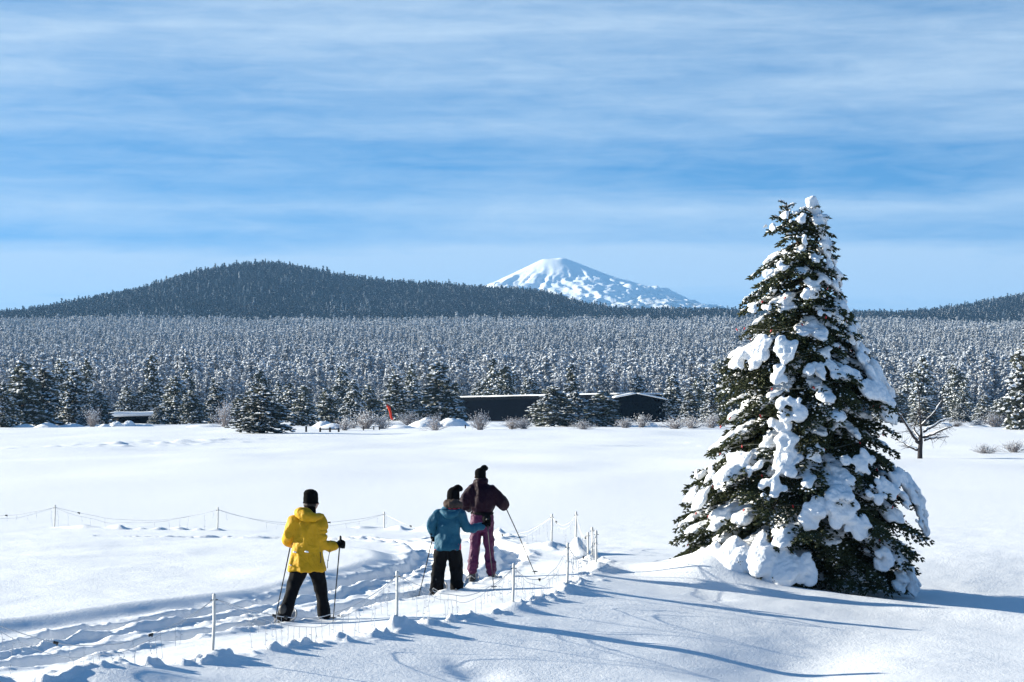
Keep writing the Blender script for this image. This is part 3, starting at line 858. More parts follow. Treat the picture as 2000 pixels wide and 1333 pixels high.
HEAPS = [
 (8, 834, 24, 8, 'low snow heap at the left edge of the photo below the dark pine'),
 (45, 835, 26, 7, 'rounded snow heap below the left pine of the tall pair'),
 (92, 835, 26, 9, 'rounded snow heap below the right pine of the tall pair'),
 (142, 834, 26, 7, 'low snow heap below the whitish pine'),
 (227, 833, 15, 10, 'domed snow heap in front of the cabin, left of two'),
 (252, 833, 15, 12, 'domed snow heap in front of the cabin, right of two'),
 (205, 834, 14, 6, 'little snow heap left of the two domed heaps at the cabin'),
 (282, 833, 20, 6, 'low snow heap at the right corner of the cabin'),
 (400, 834, 40, 5, 'long low snowbank left of the broad forward pine'),
 (650, 837, 34, 9, 'long snowbank right of the three dark rail posts'),
 (632, 834, 22, 12, 'snow heap behind the long snowbank by the rail posts'),
 (832, 834, 36, 17, 'large sunlit snow heap below the big conical pine'),
 (885, 832, 34, 17, 'large snow heap between the big conical pine and the shed'),
 (785, 836, 30, 6, 'low snowbank below the orange windsock'),
 (965, 834, 40, 5, 'low snowbank along the foot of the long shed'),
 (1268, 832, 20, 7, 'snow heap at the foot of the gabled shed'),
 (1380, 832, 34, 6, 'low snowbank right of the gabled shed'),
 (1840, 833, 30, 6, 'low snowbank right of the small snow-capped pine'),
 (1910, 834, 24, 4, 'low snowbank left of the wide frosted pine bush'),
]
for i, hp in enumerate(HEAPS): heap(*hp, seed=20 + i)

# ------------------------------------------------------------------ frosted shrubs
def shrub_mesh(seed, n=70):
    g = np.random.default_rng(seed); st = MB(); fr = MB()
    for i in range(n):
        az = g.uniform(0, 6.28); tilt = abs(g.normal(0, .55)); L_ = g.uniform(.55, 1.05)
        d = np.array([math.cos(az) * math.sin(tilt), math.sin(az) * math.sin(tilt), math.cos(tilt)])
        b = np.array([math.cos(az), math.sin(az), 0]) * g.uniform(0, .18)
        k = 5; t = np.linspace(0, 1, k)[:, None]
        P = b + d * L_ * t + np.array([d[0], d[1], -.1]) * .25 * t ** 2 + g.normal(0, .02, (k, 3)) * t
        st.tube(P, np.linspace(.016, .006, k), 3, cap=False)
        for q in range(4):
            a = P[2 + q % 3]; e = a + d * .22 + g.normal(0, .13, 3)
            st.tube(np.array([a, (a + e) / 2 + g.normal(0, .01, 3), e]), [.008, .006, .005], 3, cap=False)
            c = e[None]; s = g.uniform(.015, .036)
            fr.octas(c, np.eye(3)[None] * np.array([s, s, s * .8])[:, None])
        s = g.uniform(.02, .05)
        fr.octas(P[-1][None], np.eye(3)[None] * np.array([s, s, s * .8])[:, None])
    return st.mesh('stems', [M['twig']]), fr.mesh('frost', [M['crust']])
SK = [shrub_mesh(600 + i) for i in range(4)]
def shrub(px, yb, yt, hw, k, label, turn=0):
    x, y, z = PX(px, yb)
    s = y / FPX
    o = thing('shrub', label, 'shrub', (x, y, z - .05), 'frosted twiggy shrubs at the far side of the meadow')
    o.rotation_euler = (0, 0, turn); w = hw * s / .72; o.scale = (w, w, (yb - yt) * s)
    link('stems', SK[k][0], o); link('frost', SK[k][1], o)
SHR = [
 (673, 841, 817, 15, 'small twiggy shrub left of the wide frosted bush by the windsock'),
 (715, 838, 806, 26, 'wide frosted bush left of the windsock, left half'),
 (746, 838, 814, 18, 'frosted bush at the foot of the windsock pole'),
 (690, 837, 822, 14, 'low twiggy shrub between the two bushes left of the windsock'),
 (850, 841, 813, 19, 'round twiggy shrub in front of the large snow heaps'),
 (938, 840, 808, 20, 'round twiggy shrub in front of the left part of the long shed'),
 (1000, 838, 818, 22, 'low spread shrub in front of the middle of the long shed'),
 (1024, 838, 818, 18, 'low spread shrub in front of the right part of the long shed'),
 (1140, 839, 822, 20, 'low frosted shrub at the foot of the white-capped pine by the shed'),
 (1222, 836, 818, 20, 'low frosted shrub left of the gabled shed front'),
 (1252, 835, 812, 18, 'twiggy shrub in front of the gabled shed'),
 (1320, 838, 818, 26, 'wide frosted shrub right of the gabled shed'),
 (1352, 837, 816, 22, 'frosted shrub second to the right of the gabled shed'),
 (1390, 836, 812, 22, 'frosted shrub left of the big spruce'),
 (1868, 834, 822, 14, 'small dark shrub right of the bare tree'),
 (1912, 834, 822, 16, 'small dark shrub near the wide frosted pine bush'),
 (1945, 834, 806, 26, 'frosted shrub at the left of the wide pine bush'),
 (440, 834, 790, 22, 'pale twiggy shrub left of the broad forward pine'),
 (180, 834, 800, 18, 'pale twiggy shrub left of the cabin'),
 (800, 833, 806, 20, 'brownish shrub right of the windsock'),
 (1925, 886, 868, 22, 'sparse dry shrub out on the snow right of the bare tree, nearer one'),
 (1980, 884, 862, 26, 'sparse dry shrub on the snow at the right edge of the photo'),
]
for i, q in enumerate(SHR): shrub(*q[:4], i % 4, q[4], i * 1.7)

# ------------------------------------------------------------------ windsock, rail posts, markers
x, y, z = PX(760, 834)
s = y / FPX
ws_ = thing('windsock', 'limp orange windsock hanging from a slim pole before the pines', 'windsock', (x, y, z))
mb = MB(); mb.tube([(-.02, 0, -.2), (-.02, 0, 42 * s)], .045, 8); link('pole', mb.mesh('pole', [M['palepole']], True), ws_)
mb = MB()
k = 12; t = np.linspace(0, 1, k)
P = np.stack([(-1 + 9 * t ** 1.5 + 1.6 * np.sin(t * 5)) * s, -.05 - .05 * t, (40 - 25 * t - 2 * np.sin(t * 3.1)) * s], -1)
P[0] += [-.1, 0, .05]
mb.tube(P, np.interp(t, [0, .12, .3, 1], [.12, .16, .12, .11]), 12, cap=True, flat=.8); link('sock', mb.mesh('sock', [M['orange']], True), ws_)
mb = MB(); th = np.linspace(0, 2 * math.pi, 17); mb.tube(np.stack([P[0, 0] + .24 * np.cos(th), P[0, 1] + .22 * np.sin(th), P[0, 2] + .02 + 0 * th], -1), .02, 5, cap=False); link('hoop', mb.mesh('hoop', [M['palepole']], True), ws_)
# three dark rail posts
x0, y0, z0 = PX(598, 844)
rf = thing('rail_fence', 'low dark rail fence of stubby posts right of the broad forward pine', 'fence', (x0, y0, z0))
s = y0 / FPX
mb = MB(); mb.box((0, 0, .1), (.1, .1, .42)); post_me = mb.mesh('post', [M['darkwood']])
for i, (dx, sc_) in enumerate(((0, 1), (26, .75), (44, .75), (60, .6))):
    p = link('post', post_me, rf, (dx * s, .8 * i, 0)); p.scale = (.8, .8, sc_)
mb = MB(); mb.box((43 * s, 1.9, .22), (17.5 * s, .05, .05), rot=.05); link('rail', mb.mesh('rail', [M['darkwood']]), rf)
mk_me = None
for i, (px, py, lb) in enumerate(((909, 837, 'short black marker post between the two round twiggy shrubs by the shed'), (710, 841, 'short black marker post at the foot of the wide frosted bush'),
                                 (730, 840, 'short black marker post right of the wide frosted bush'), (741, 840, 'short black marker post nearest the windsock'), (1000, 839, 'short black marker post before the spread shrub at the shed'))):
    x, y, z = PX(px, py)
    if mk_me is None:
        mb = MB(); mb.tube([(0, 0, -.3), (0, 0, .3)], .06, 7); mk_me = mb.mesh('marker_post', [M['darkwood']], True)
    o = link('marker_post', mk_me); o.location = (x, y, z); tag(o, lb, 'post', 'short marker posts along the far meadow edge')

# ------------------------------------------------------------------ the bare tree
bx, by, bz = PX(1797, 896)
bs = by / FPX / 6.06                                 # one crop pixel in metres
bt = thing('bare_tree', 'small leafless tree with snow on its limbs standing alone on the meadow', 'tree', (bx, by, bz))
def bp(x, y, dy=0): return ((x - 470) * bs, dy, (1066 - y) * bs)
LIMBS = [
 ([bp(450, 882), bp(420, 850, -.15), bp(360, 780, -.4), bp(280, 670, -.7), bp(210, 570, -1), bp(160, 500, -1.2)], .085),
 ([bp(442, 966), bp(380, 940, .1), bp(320, 910, .25), bp(270, 868, .35), bp(150, 820, .6)], .06),
 ([bp(520, 850), bp(580, 832, .3), bp(650, 828, .5), bp(740, 818, .8), bp(862, 815, 1.1)], .05),
 ([bp(515, 812), bp(580, 790, -.3), bp(650, 758, -.6), bp(760, 700, -.9), bp(850, 662, -1.1)], .06),
 ([bp(515, 750), bp(580, 715, .2), bp(650, 680, .3), bp(720, 628, .5), bp(820, 606, .7), bp(920, 600, .8)], .055),
 ([bp(484, 676), bp(520, 630, -.2), bp(560, 590, -.3), bp(640, 488, -.5), bp(680, 420, -.5), bp(712, 356, -.6)], .045),
 ([bp(468, 842), bp(430, 770, .4), bp(405, 730, .6), bp(368, 650, .8)], .045),
 ([bp(480, 790), bp(505, 720, .5), bp(512, 640, .7), bp(520, 540, .9)], .04),
 ([bp(470, 620), bp(440, 560, -.3), bp(425, 500, -.5)], .03),
 ([bp(462, 800), bp(400, 745, -.3), bp(380, 690, -.5), bp(385, 640, -.6)], .035),
]
mb = MB()
mb.tube([bp(468, 1110), bp(468, 1066), bp(470, 960), bp(478, 872), bp(484, 760), bp(476, 650), bp(470, 520), bp(464, 400), bp(452, 270), bp(438, 140)], np.array([34, 31, 28, 26, 15, 11, 8, 6.5, 4.5, 2.5]) * bs, 10)
link('trunk', mb.mesh('trunk', [M['greybark']], True), bt)
gr = np.random.default_rng(3)
for P, r in LIMBS:
    P = np.array(P); k = len(P)
    t = np.linspace(0, k - 1, 14); P = np.stack([np.interp(t, np.arange(k), P[:, c]) for c in range(3)], -1) + gr.normal(0, .012, (14, 3))
    mb = MB(); mb.tube(P, np.linspace(r, r * .32, 14), 7)
    for q in range(20):
        i = gr.integers(4, 13); d = P[i] - P[i - 1]; d /= np.linalg.norm(d)
        e = d * .5 + gr.normal(0, .55, 3); e /= np.linalg.norm(e); e[2] -= .15
        Lq = gr.uniform(.25, .65)
        tw = P[i] + e * Lq * np.linspace(0, 1, 4)[:, None] + gr.normal(0, .02, (4, 3)) * np.array([0, 1, 1, 1])[:, None]
        mb.tube(tw, [.010, .008, .006, .004], 4, cap=False)
    l = link('limb', mb.mesh('limb', [M['greybark']], True), bt)
    mb = MB()
    w = np.linspace(r * 1.15, r * .5, 12) * gr.uniform(.6, 1.1, 12)
    mb.tube(P[1:13] + np.stack([0 * w - .01, 0 * w, np.linspace(r, r * .32, 12) * .85 + w * .35], -1), w, 7, flat=.8)
    link('snow_ridge', mb.mesh('snow_ridge', [M['crust']], True), l)

# ------------------------------------------------------------------ the big snowy spruce
TD = TREE[1]; TK = TD / FPX
SPR_Y = np.array([396, 430, 480, 530, 580, 630, 680, 730, 780, 830, 880, 930, 980, 1030, 1080, 1130, 1165, 1210], float)
SPR_L = np.array([28, 62, 82, 102, 118, 136, 150, 158, 178, 172, 178, 205, 226, 234, 252, 262, 262, 255], float)
SPR_R = np.array([24, 38, 55, 70, 76, 98, 108, 140, 172, 178, 176, 196, 226, 240, 232, 222, 226, 220], float)
def spr_z(py): return CAMZ + (YH - py) * TK
def spr_R(z, az):
    py = YH - (z - CAMZ) / TK
    l = np.interp(py, SPR_Y, SPR_L) * TK; r = np.interp(py, SPR_Y, SPR_R) * TK
    c = np.cos(az)
    return (l + r) / 2 + c * (r - l) / 2
TX, TY = TREE
TZ = g1(TX, TY)
def bough_proto(seed, Lb):
    """one flat drooping spray of twigs, Lb long, lying along +X"""
    g = np.random.default_rng(seed)
    def spine(t): return np.stack([Lb * t, 0 * t, -Lb * (.10 * t + .26 * t * t)], -1)
    mb = MB(); t = np.linspace(0, .97, 7); mb.tube(spine(t) * 1.0, np.linspace(.012 + .012 * Lb, .005, 7), 4, m=1, cap=False)
    Cn = []; Ax = []
    def spindles(P, D, ln, rad):
        n = len(P); D = D / np.linalg.norm(D, axis=1)[:, None]
        e = np.cross(D, g.normal(0, 1, (n, 3))); e /= np.linalg.norm(e, axis=1)[:, None]; h = np.cross(D, e)
        Cn.append(P + D * (ln * .8)[:, None]); Ax.append(np.stack([D * ln[:, None], e * rad[:, None], h * rad[:, None]], 1))
    step = .042
    for s in (-1, 1):
        for t in np.arange(.10, 1.0, step / Lb):
            t = t + g.uniform(-.4, .4) * step / Lb
            prof = min(1, (t + .08) / .35) * (1.04 - t) ** .6
            l = max(.06, .40 * Lb ** .85 * prof * g.uniform(.6, 1.1))
            p0 = spine(np.array([t]))[0]
            ang = R(58) - t * R(18) + g.normal(0, .16)
            dv = np.array([math.cos(ang), s * math.sin(ang), -.22 - .25 * t + g.normal(0, .16)])
            k = max(2, int(l / .05)); q = np.linspace(.12, 1, k)[:, None]
            P = p0 + dv * l * q + np.array([0, 0, -.25]) * l * q * q + g.normal(0, .006, (k, 3))
            spindles(P, np.tile(dv, (k, 1)) + g.normal(0, .2, (k, 3)), g.uniform(.030, .05, k), g.uniform(.011, .018, k))
            for ss in (-1, 1):
                d2 = np.array([dv[0] * .75 - ss * dv[1] * .6, dv[1] * .75 + ss * dv[0] * .6, dv[2] - .1])
                kk = g.uniform(0, 1, k) < .85
                if kk.any(): spindles(P[kk], np.tile(d2, (kk.sum(), 1)) + g.normal(0, .25, (kk.sum(), 3)), g.uniform(.026, .048, kk.sum()), g.uniform(.010, .017, kk.sum()))
    P = spine(np.linspace(.3, 1.0, max(4, int(Lb / .05))))
    spindles(P, np.tile([1, 0, -.4], (len(P), 1)) + g.normal(0, .25, (len(P), 3)), g.uniform(.03, .055, len(P)), g.uniform(.009, .015, len(P)))
    mb.octas(np.vstack(Cn), np.vstack(Ax))
    return mb.mesh('bough', [M['needle'], M['bark']])
SIZES = [.28, .5, .8, 1.15, 1.6, 2.1]
PROTO = [[bough_proto(700 + 10 * i + j, s) for j in range(3)] for i, s in enumerate(SIZES)]
spruce = thing('spruce_tree', 'big conical spruce loaded with thick white snow at the right of the meadow', 'tree', (TX, TY, TZ))
mb = MB(); zt = np.linspace(-.3, spr_z(440) - TZ, 9); mb.tube(np.stack([0 * zt + .01 * zt, 0 * zt, zt], -1), np.linspace(.15, .035, 9), 9)
link('trunk', mb.mesh('trunk', [M['bark']], True), spruce)
gs = np.random.default_rng(11)
BOUGHS = []          # (root, azimuth, length, scale)
def add_bough(root, az, Lw, tilt=0.0, roll=0.0):
    i = int(np.argmin([abs(math.log(Lw / s)) for s in SIZES])); k = Lw / SIZES[i]
    o = link('bough', PROTO[i][gs.integers(0, 3)], spruce, tuple(np.array(root) - [TX, TY, TZ]))
    o.rotation_euler = (roll, tilt, az); kz = min(k, 1.2) if k > 1 else max(k, .85)
    o.scale = (k, k, k)
    BOUGHS.append((np.array(root), az, Lw, tilt))
for i in range(26):
    az = i * 2.39996 + .4; Lt = float(spr_R(np.array(TZ + .15), np.array(az))) * gs.uniform(.75, 1.0)
    add_bough((TX, TY, TZ + .38 * Lt + gs.uniform(.0, .16)), az, Lt, gs.normal(0, .04), gs.normal(0, .12))
zlo, zhi = TZ + .10, spr_z(445)
NB = 330; zs = []
q = np.linspace(0, 1, 400); zq = zlo + (zhi - zlo) * q; pdf = (spr_R(zq, 0 * zq) + spr_R(zq, 0 * zq + math.pi)) ** .8 + .35; cdf = np.cumsum(pdf); cdf /= cdf[-1]
for i in range(NB):
    zt_ = float(np.interp((i + .5) / NB, cdf, zq)); az = i * 2.39996 + gs.normal(0, .2)
    Lt = float(spr_R(np.array(zt_), np.array(az))) * gs.uniform(.80, 1.06)
    if gs.uniform() < .14: Lt *= .75
    root = (TX + .01 * (zt_ - TZ), TY, zt_ + .33 * Lt + gs.normal(0, .03))
    add_bough(root, az, max(.2, Lt), gs.normal(0, .07), gs.normal(0, .15))
# two leaders at the top
for (bx_, tp, n) in ((1536, 396, 10), (1586, 404, 12)):
    x0 = TX + (1565 - 1565) * TK; xt = (bx_ - 1000) * TK
    zt0, zt1 = spr_z(462), spr_z(tp)
    mb = MB(); mb.tube([(.04, 0, zt0 - .25 - TZ), ((xt - TX) * .7, 0, zt0 + .1 - TZ), (xt - TX, 0, zt1 - TZ)], [.03, .022, .008], 6); link('leader', mb.mesh('leader', [M['bark']], True), spruce)
    for i in range(n):
        f = (i + .5) / n; zz = zt0 + (zt1 - zt0) * f
        add_bough((TX + (xt - TX) * min(1, .45 + f * .6), TY, zz), i * 2.4 + gs.normal(0, .2), .10 + .34 * (1 - f), -.35 - .5 * f)

# ---- its snow: pads grown over the boughs, then melted together
ico = None
def ico_mesh():
    t = (1 + 5 ** .5) / 2
    v = np.array([(-1, t, 0), (1, t, 0), (-1, -t, 0), (1, -t, 0), (0, -1, t), (0, 1, t), (0, -1, -t), (0, 1, -t), (t, 0, -1), (t, 0, 1), (-t, 0, -1), (-t, 0, 1)], float)
    v /= np.linalg.norm(v[0])
    f = [(0, 11, 5), (0, 5, 1), (0, 1, 7), (0, 7, 10), (0, 10, 11), (1, 5, 9), (5, 11, 4), (11, 10, 2), (10, 7, 6), (7, 1, 8), (3, 9, 4), (3, 4, 2), (3, 2, 6), (3, 6, 8), (3, 8, 9), (4, 9, 5), (2, 4, 11), (6, 2, 10), (8, 6, 7), (9, 8, 1)]
    V = [tuple(p) for p in v]; F = []; mid = {}
    def m_(a, b):
        k = (min(a, b), max(a, b))
        if k not in mid:
            p = np.array(V[a]) + np.array(V[b]); p /= np.linalg.norm(p); V.append(tuple(p)); mid[k] = len(V) - 1
        return mid[k]
    for a, b, c in f:
        ab, bc, ca = m_(a, b), m_(b, c), m_(c, a); F += [(a, ab, ca), (b, bc, ab), (c, ca, bc), (ab, bc, ca)]
    return np.array(V), np.array(F)
IV, IF = ico_mesh()
SB = []      # centre, radii, yaw, pitch
def pad(c, rx, ry, rz, yaw=0.0, pitch=0.0): SB.append((c[0], c[1], c[2], rx, ry, rz, yaw, pitch))
for (root, az, Lw, tilt) in BOUGHS:
    cov = fbm(np.array([az * 1.3 + math.floor(root[2] * 1.5) * 7.3]), np.array([root[2] * 1.5]), 2, 5)[0] + gs.normal(0, .22)
    if cov < -.03: continue
    t0 = gs.uniform(.35, .6); t1 = gs.uniform(.85, 1.02)
    thick = gs.uniform(.7, 1.25) * (1.15 if cov > .25 else .85)
    n = max(4, int(Lw * Lw * 22 + Lw * 14))
    for i in range(n):
        t = gs.uniform(t0, t1) if i else t1 * .95
        prof = min(1, (t + .08) / .35) * max(.05, 1.04 - t) ** .6
        w = .40 * Lw ** .85 * prof * .62
        lat = gs.normal(0, .45) * w
        r = (.030 + .040 * gs.uniform()) * (.55 + .45 * min(1.3, Lw)) * thick
        lx, lz = Lw * t, -Lw * (.10 * t + .26 * t * t) - tilt * Lw * t - .3 * abs(lat)
        c = (root[0] + lx * math.cos(az) - lat * math.sin(az), root[1] + lx * math.sin(az) + lat * math.cos(az), root[2] + lz + r * .55)
        pad(c, r * gs.uniform(1.1, 1.9), r * gs.uniform(.9, 1.5), r * gs.uniform(.5, .85), az + gs.normal(0, .5), .1 + .5 * t)
def front_pad(px, py, w, h, n=16, th=.09, depth=.93):
    """a large drift lying on the boughs at a spot of the tree facing the viewer; w, h half sizes in photo pixels"""
    x = (px - 1000) * TK; z = spr_z(py)
    for i in range(n):
        a = gs.uniform(0, 6.28); q = math.sqrt(gs.uniform())
        dx, dz = math.cos(a) * q * w * TK, math.sin(a) * q * h * TK
        X = x + dx; Z = z + dz
        rx = X - TX
        Rm = float(spr_R(np.array(Z), np.array(0.0 if rx > 0 else math.pi)))
        yy = -math.sqrt(max(.0, 1 - min(1, abs(rx) / (Rm + 1e-3)) ** 2)) * Rm * depth
        r = th * gs.uniform(.35, 1.2) * (1.15 - .5 * q)
        pad((X, TY + yy, Z), r * 1.7, r * 1.3, r * .60, math.atan2(yy, rx) + gs.normal(0, .35), .85 + gs.normal(0, .15))
for a in ((1452, 700, 32, 22, 26, .12), (1492, 672, 34, 12, 16, .08), (1525, 690, 26, 18, 16, .09), (1508, 732, 24, 16, 12, .08), (1588, 722, 34, 14, 18, .09), (1640, 735, 30, 12, 14, .085),
          (1690, 762, 24, 18, 20, .10), (1724, 800, 18, 24, 18, .10), (1528, 800, 24, 26, 20, .10), (1505, 830, 20, 12, 10, .07), (1520, 860, 22, 16, 14, .09), (1515, 900, 26, 24, 20, .09), (1572, 885, 14, 18, 10, .08),
          (1440, 905, 34, 22, 24, .09), (1390, 930, 34, 20, 20, .09), (1360, 970, 20, 22, 14, .09), (1490, 950, 22, 24, 14, .08), (1600, 985, 50, 26, 44, .11), (1645, 1015, 24, 24, 20, .10), (1562, 1000, 20, 24, 14, .09),
          (1660, 900, 34, 20, 20, .085), (1720, 940, 30, 22, 18, .085), (1765, 965, 26, 22, 18, .09), (1788, 1000, 16, 26, 14, .09), (1690, 955, 18, 18, 10, .08), (1700, 1080, 24, 18, 14, .09), (1740, 1120, 22, 26, 14, .08),
          (1770, 1130, 14, 26, 12, .09), (1372, 1092, 28, 24, 22, .19), (1412, 1086, 24, 26, 22, .19), (1462, 1076, 20, 36, 22, .17), (1340, 1112, 18, 14, 10, .22), (1505, 1095, 16, 24, 14, .17), (1545, 1095, 18, 22, 14, .12), (1480, 1118, 30, 16, 18, .12), (1440, 1105, 60, 22, 34, .09), (1390, 1075, 34, 26, 24, .08), (1500, 1075, 30, 26, 20, .08),
          (1575, 578, 30, 8, 12, .06), (1600, 610, 20, 10, 10, .06), (1590, 552, 24, 10, 12, .06), (1545, 425, 26, 12, 16, .06), (1600, 440, 14, 22, 14, .07), (1612, 480, 14, 20, 14, .07), (1640, 600, 16, 22, 16, .08), (1500, 445, 12, 10, 8, .05),
          (1662, 655, 12, 14, 12, .09), (1682, 690, 14, 18, 16, .10), (1704, 725, 16, 20, 18, .11), (1722, 765, 16, 22, 18, .11), (1735, 812, 12, 20, 14, .10), (1752, 925, 14, 14, 12, .09), (1775, 950, 14, 16, 14, .10), (1795, 985, 10, 20, 14, .10), (1802, 1025, 8, 20, 12, .09), (1668, 640, 12, 12, 10, .07), (1625, 520, 10, 18, 10, .07), (1632, 560, 10, 14, 8, .07), (1520, 520, 14, 10, 7, .05), (1490, 540, 24, 10, 10, .055), (1480, 600, 26, 12, 12, .06), (1560, 470, 14, 10, 8, .05), (1600, 690, 20, 12, 10, .06)):
    front_pad(*a)
# cap on the right-hand leader
X = (1586 - 1000) * TK
for dx, dz, r in ((0, .0, .085), (.03, .05, .08), (-.02, .09, .075), (.02, .12, .06), (.07, -.07, .07), (.11, -.16, .08), (.05, -.2, .08)): pad((X + dx, TY, spr_z(404) + dz), r * 1.1, r * 1.1, r)
S_ = np.array(SB)
cy, sy, cp, sp_ = np.cos(S_[:, 6]), np.sin(S_[:, 6]), np.cos(S_[:, 7]), np.sin(S_[:, 7])
V = IV[None] * S_[:, None, 3:6]
x1 = V[..., 0] * cp[:, None] + V[..., 2] * sp_[:, None]; z1 = -V[..., 0] * sp_[:, None] + V[..., 2] * cp[:, None]
V = np.stack([x1 * cy[:, None] - V[..., 1] * sy[:, None], x1 * sy[:, None] + V[..., 1] * cy[:, None], z1], -1) + S_[:, None, :3] - np.array([TX, TY, TZ])
mb = MB(); mb.add(V.reshape(-1, 3), (np.arange(len(S_))[:, None, None] * len(IV) + IF).reshape(-1, 3))
# powder caught in the twigs between the pads
FB = []
for (root, az, Lw, tilt) in BOUGHS:
    for i in range(int(8 + 16 * Lw)):
        t = gs.uniform(.3, 1.02); prof = min(1, (t + .08) / .35) * max(.05, 1.04 - t) ** .6
        lat = gs.normal(0, .6) * .40 * Lw ** .85 * prof
        lx, lz = Lw * t, -Lw * (.10 * t + .26 * t * t) - tilt * Lw * t - .3 * abs(lat)
        r = gs.uniform(.008, .024)
        FB.append((root[0] + lx * math.cos(az) - lat * math.sin(az) - TX, root[1] + lx * math.sin(az) + lat * math.cos(az) - TY, root[2] + lz + .018 - TZ, r * gs.uniform(1, 2.2), r, r * .8, gs.uniform(0, 3.1)))
FB = np.array(FB); c_, s__ = np.cos(FB[:, 6]), np.sin(FB[:, 6]); z_ = 0 * c_
Ax = np.stack([np.stack([c_, s__, z_], -1) * FB[:, 3:4], np.stack([-s__, c_, z_], -1) * FB[:, 4:5], np.stack([z_, z_, 1 + z_], -1) * FB[:, 5:6]], 1)
mf = MB(); mf.octas(FB[:, :3], Ax); tag(link('powder', mf.mesh('powder', [M['clump']], True), spruce), kind='stuff')
res = remesh(mb, 'snow_all', M['clump'], .021, 8)
n = len(res.vertices); V = np.empty(n * 3, np.float32); res.vertices.foreach_get('co', V); V = V.reshape(-1, 3)
Nn = np.empty(n * 3, np.float32); res.vertices.foreach_get('normal', Nn); Nn = Nn.reshape(-1, 3)
V = V + Nn * (vn3(V * 6, 3) * .020 + vn3(V * 15, 4) * .010 + vn3(V * 38, 6) * .006)[:, None]
npoly = len(res.polygons); lt = np.empty(npoly, np.int32); res.polygons.foreach_get('loop_total', lt)
li = np.empty(len(res.loops), np.int32); res.loops.foreach_get('vertex_index', li)
assert (lt == 4).all()
Q = li.reshape(-1, 4)
lab = np.arange(n)
E = np.concatenate([Q[:, [0, 1]], Q[:, [1, 2]], Q[:, [2, 3]], Q[:, [3, 0]]])
while True:
    old = lab.copy()
    m = np.minimum(lab[E[:, 0]], lab[E[:, 1]])
    np.minimum.at(lab, E[:, 0], m); np.minimum.at(lab, E[:, 1], m)
    lab = lab[lab]; lab = lab[lab]
    if (lab == old).all(): break
fl = lab[Q[:, 0]]
ids, cnt = np.unique(fl, return_counts=True)
o_ = np.argsort(-cnt); ids = ids[o_]; cnt = cnt[o_]
def piece(mask, name, **kw):
    q = Q[mask]; u, inv = np.unique(q, return_inverse=True)
    return link(name, mk(name, V[u], None, inv.reshape(-1, 4), [M['clump']], smooth=True), spruce)
big = [i for i, c in zip(ids, cnt) if c > 260][:280]
for i in big: piece(fl == i, 'snow_clump')
m = ~np.isin(fl, big)
if m.any(): tag(piece(m, 'snow_flecks'), kind='stuff')
bpy.data.meshes.remove(res)

# ---- string of little red bulbs wound round it
ls = thing('light_string', 'string of little red bulbs wound round the big snowy spruce', 'string lights', (TX, TY, TZ))
a = np.linspace(0, 2 * math.pi * 9, 420); zz = np.linspace(.5, spr_z(560) - TZ, 420) + .07 * np.sin(a * 3.1)
rr = spr_R(zz + TZ, a) * (.84 + .05 * np.sin(a * 2.3))
P = np.stack([rr * np.cos(a), rr * np.sin(a), zz], -1)
mb = MB(); mb.tube(P, .004, 3, cap=False); link('wire', mb.mesh('wire', [M['wire']]), ls)
mb = MB(); mb.tube([(0, 0, 0), (0, 0, -.02), (0, 0, -.04)], [.008, .013, .005], 6); bm_ = mb.mesh('bulb', [M['bulb']], True)
for i in range(4, 418, 4):
    b = link('bulb', bm_, ls, tuple(P[i] * np.array([1.03, 1.03, 1]))); b.rotation_euler = (gs.uniform(-.6, .6), gs.uniform(-.6, .6), 0)

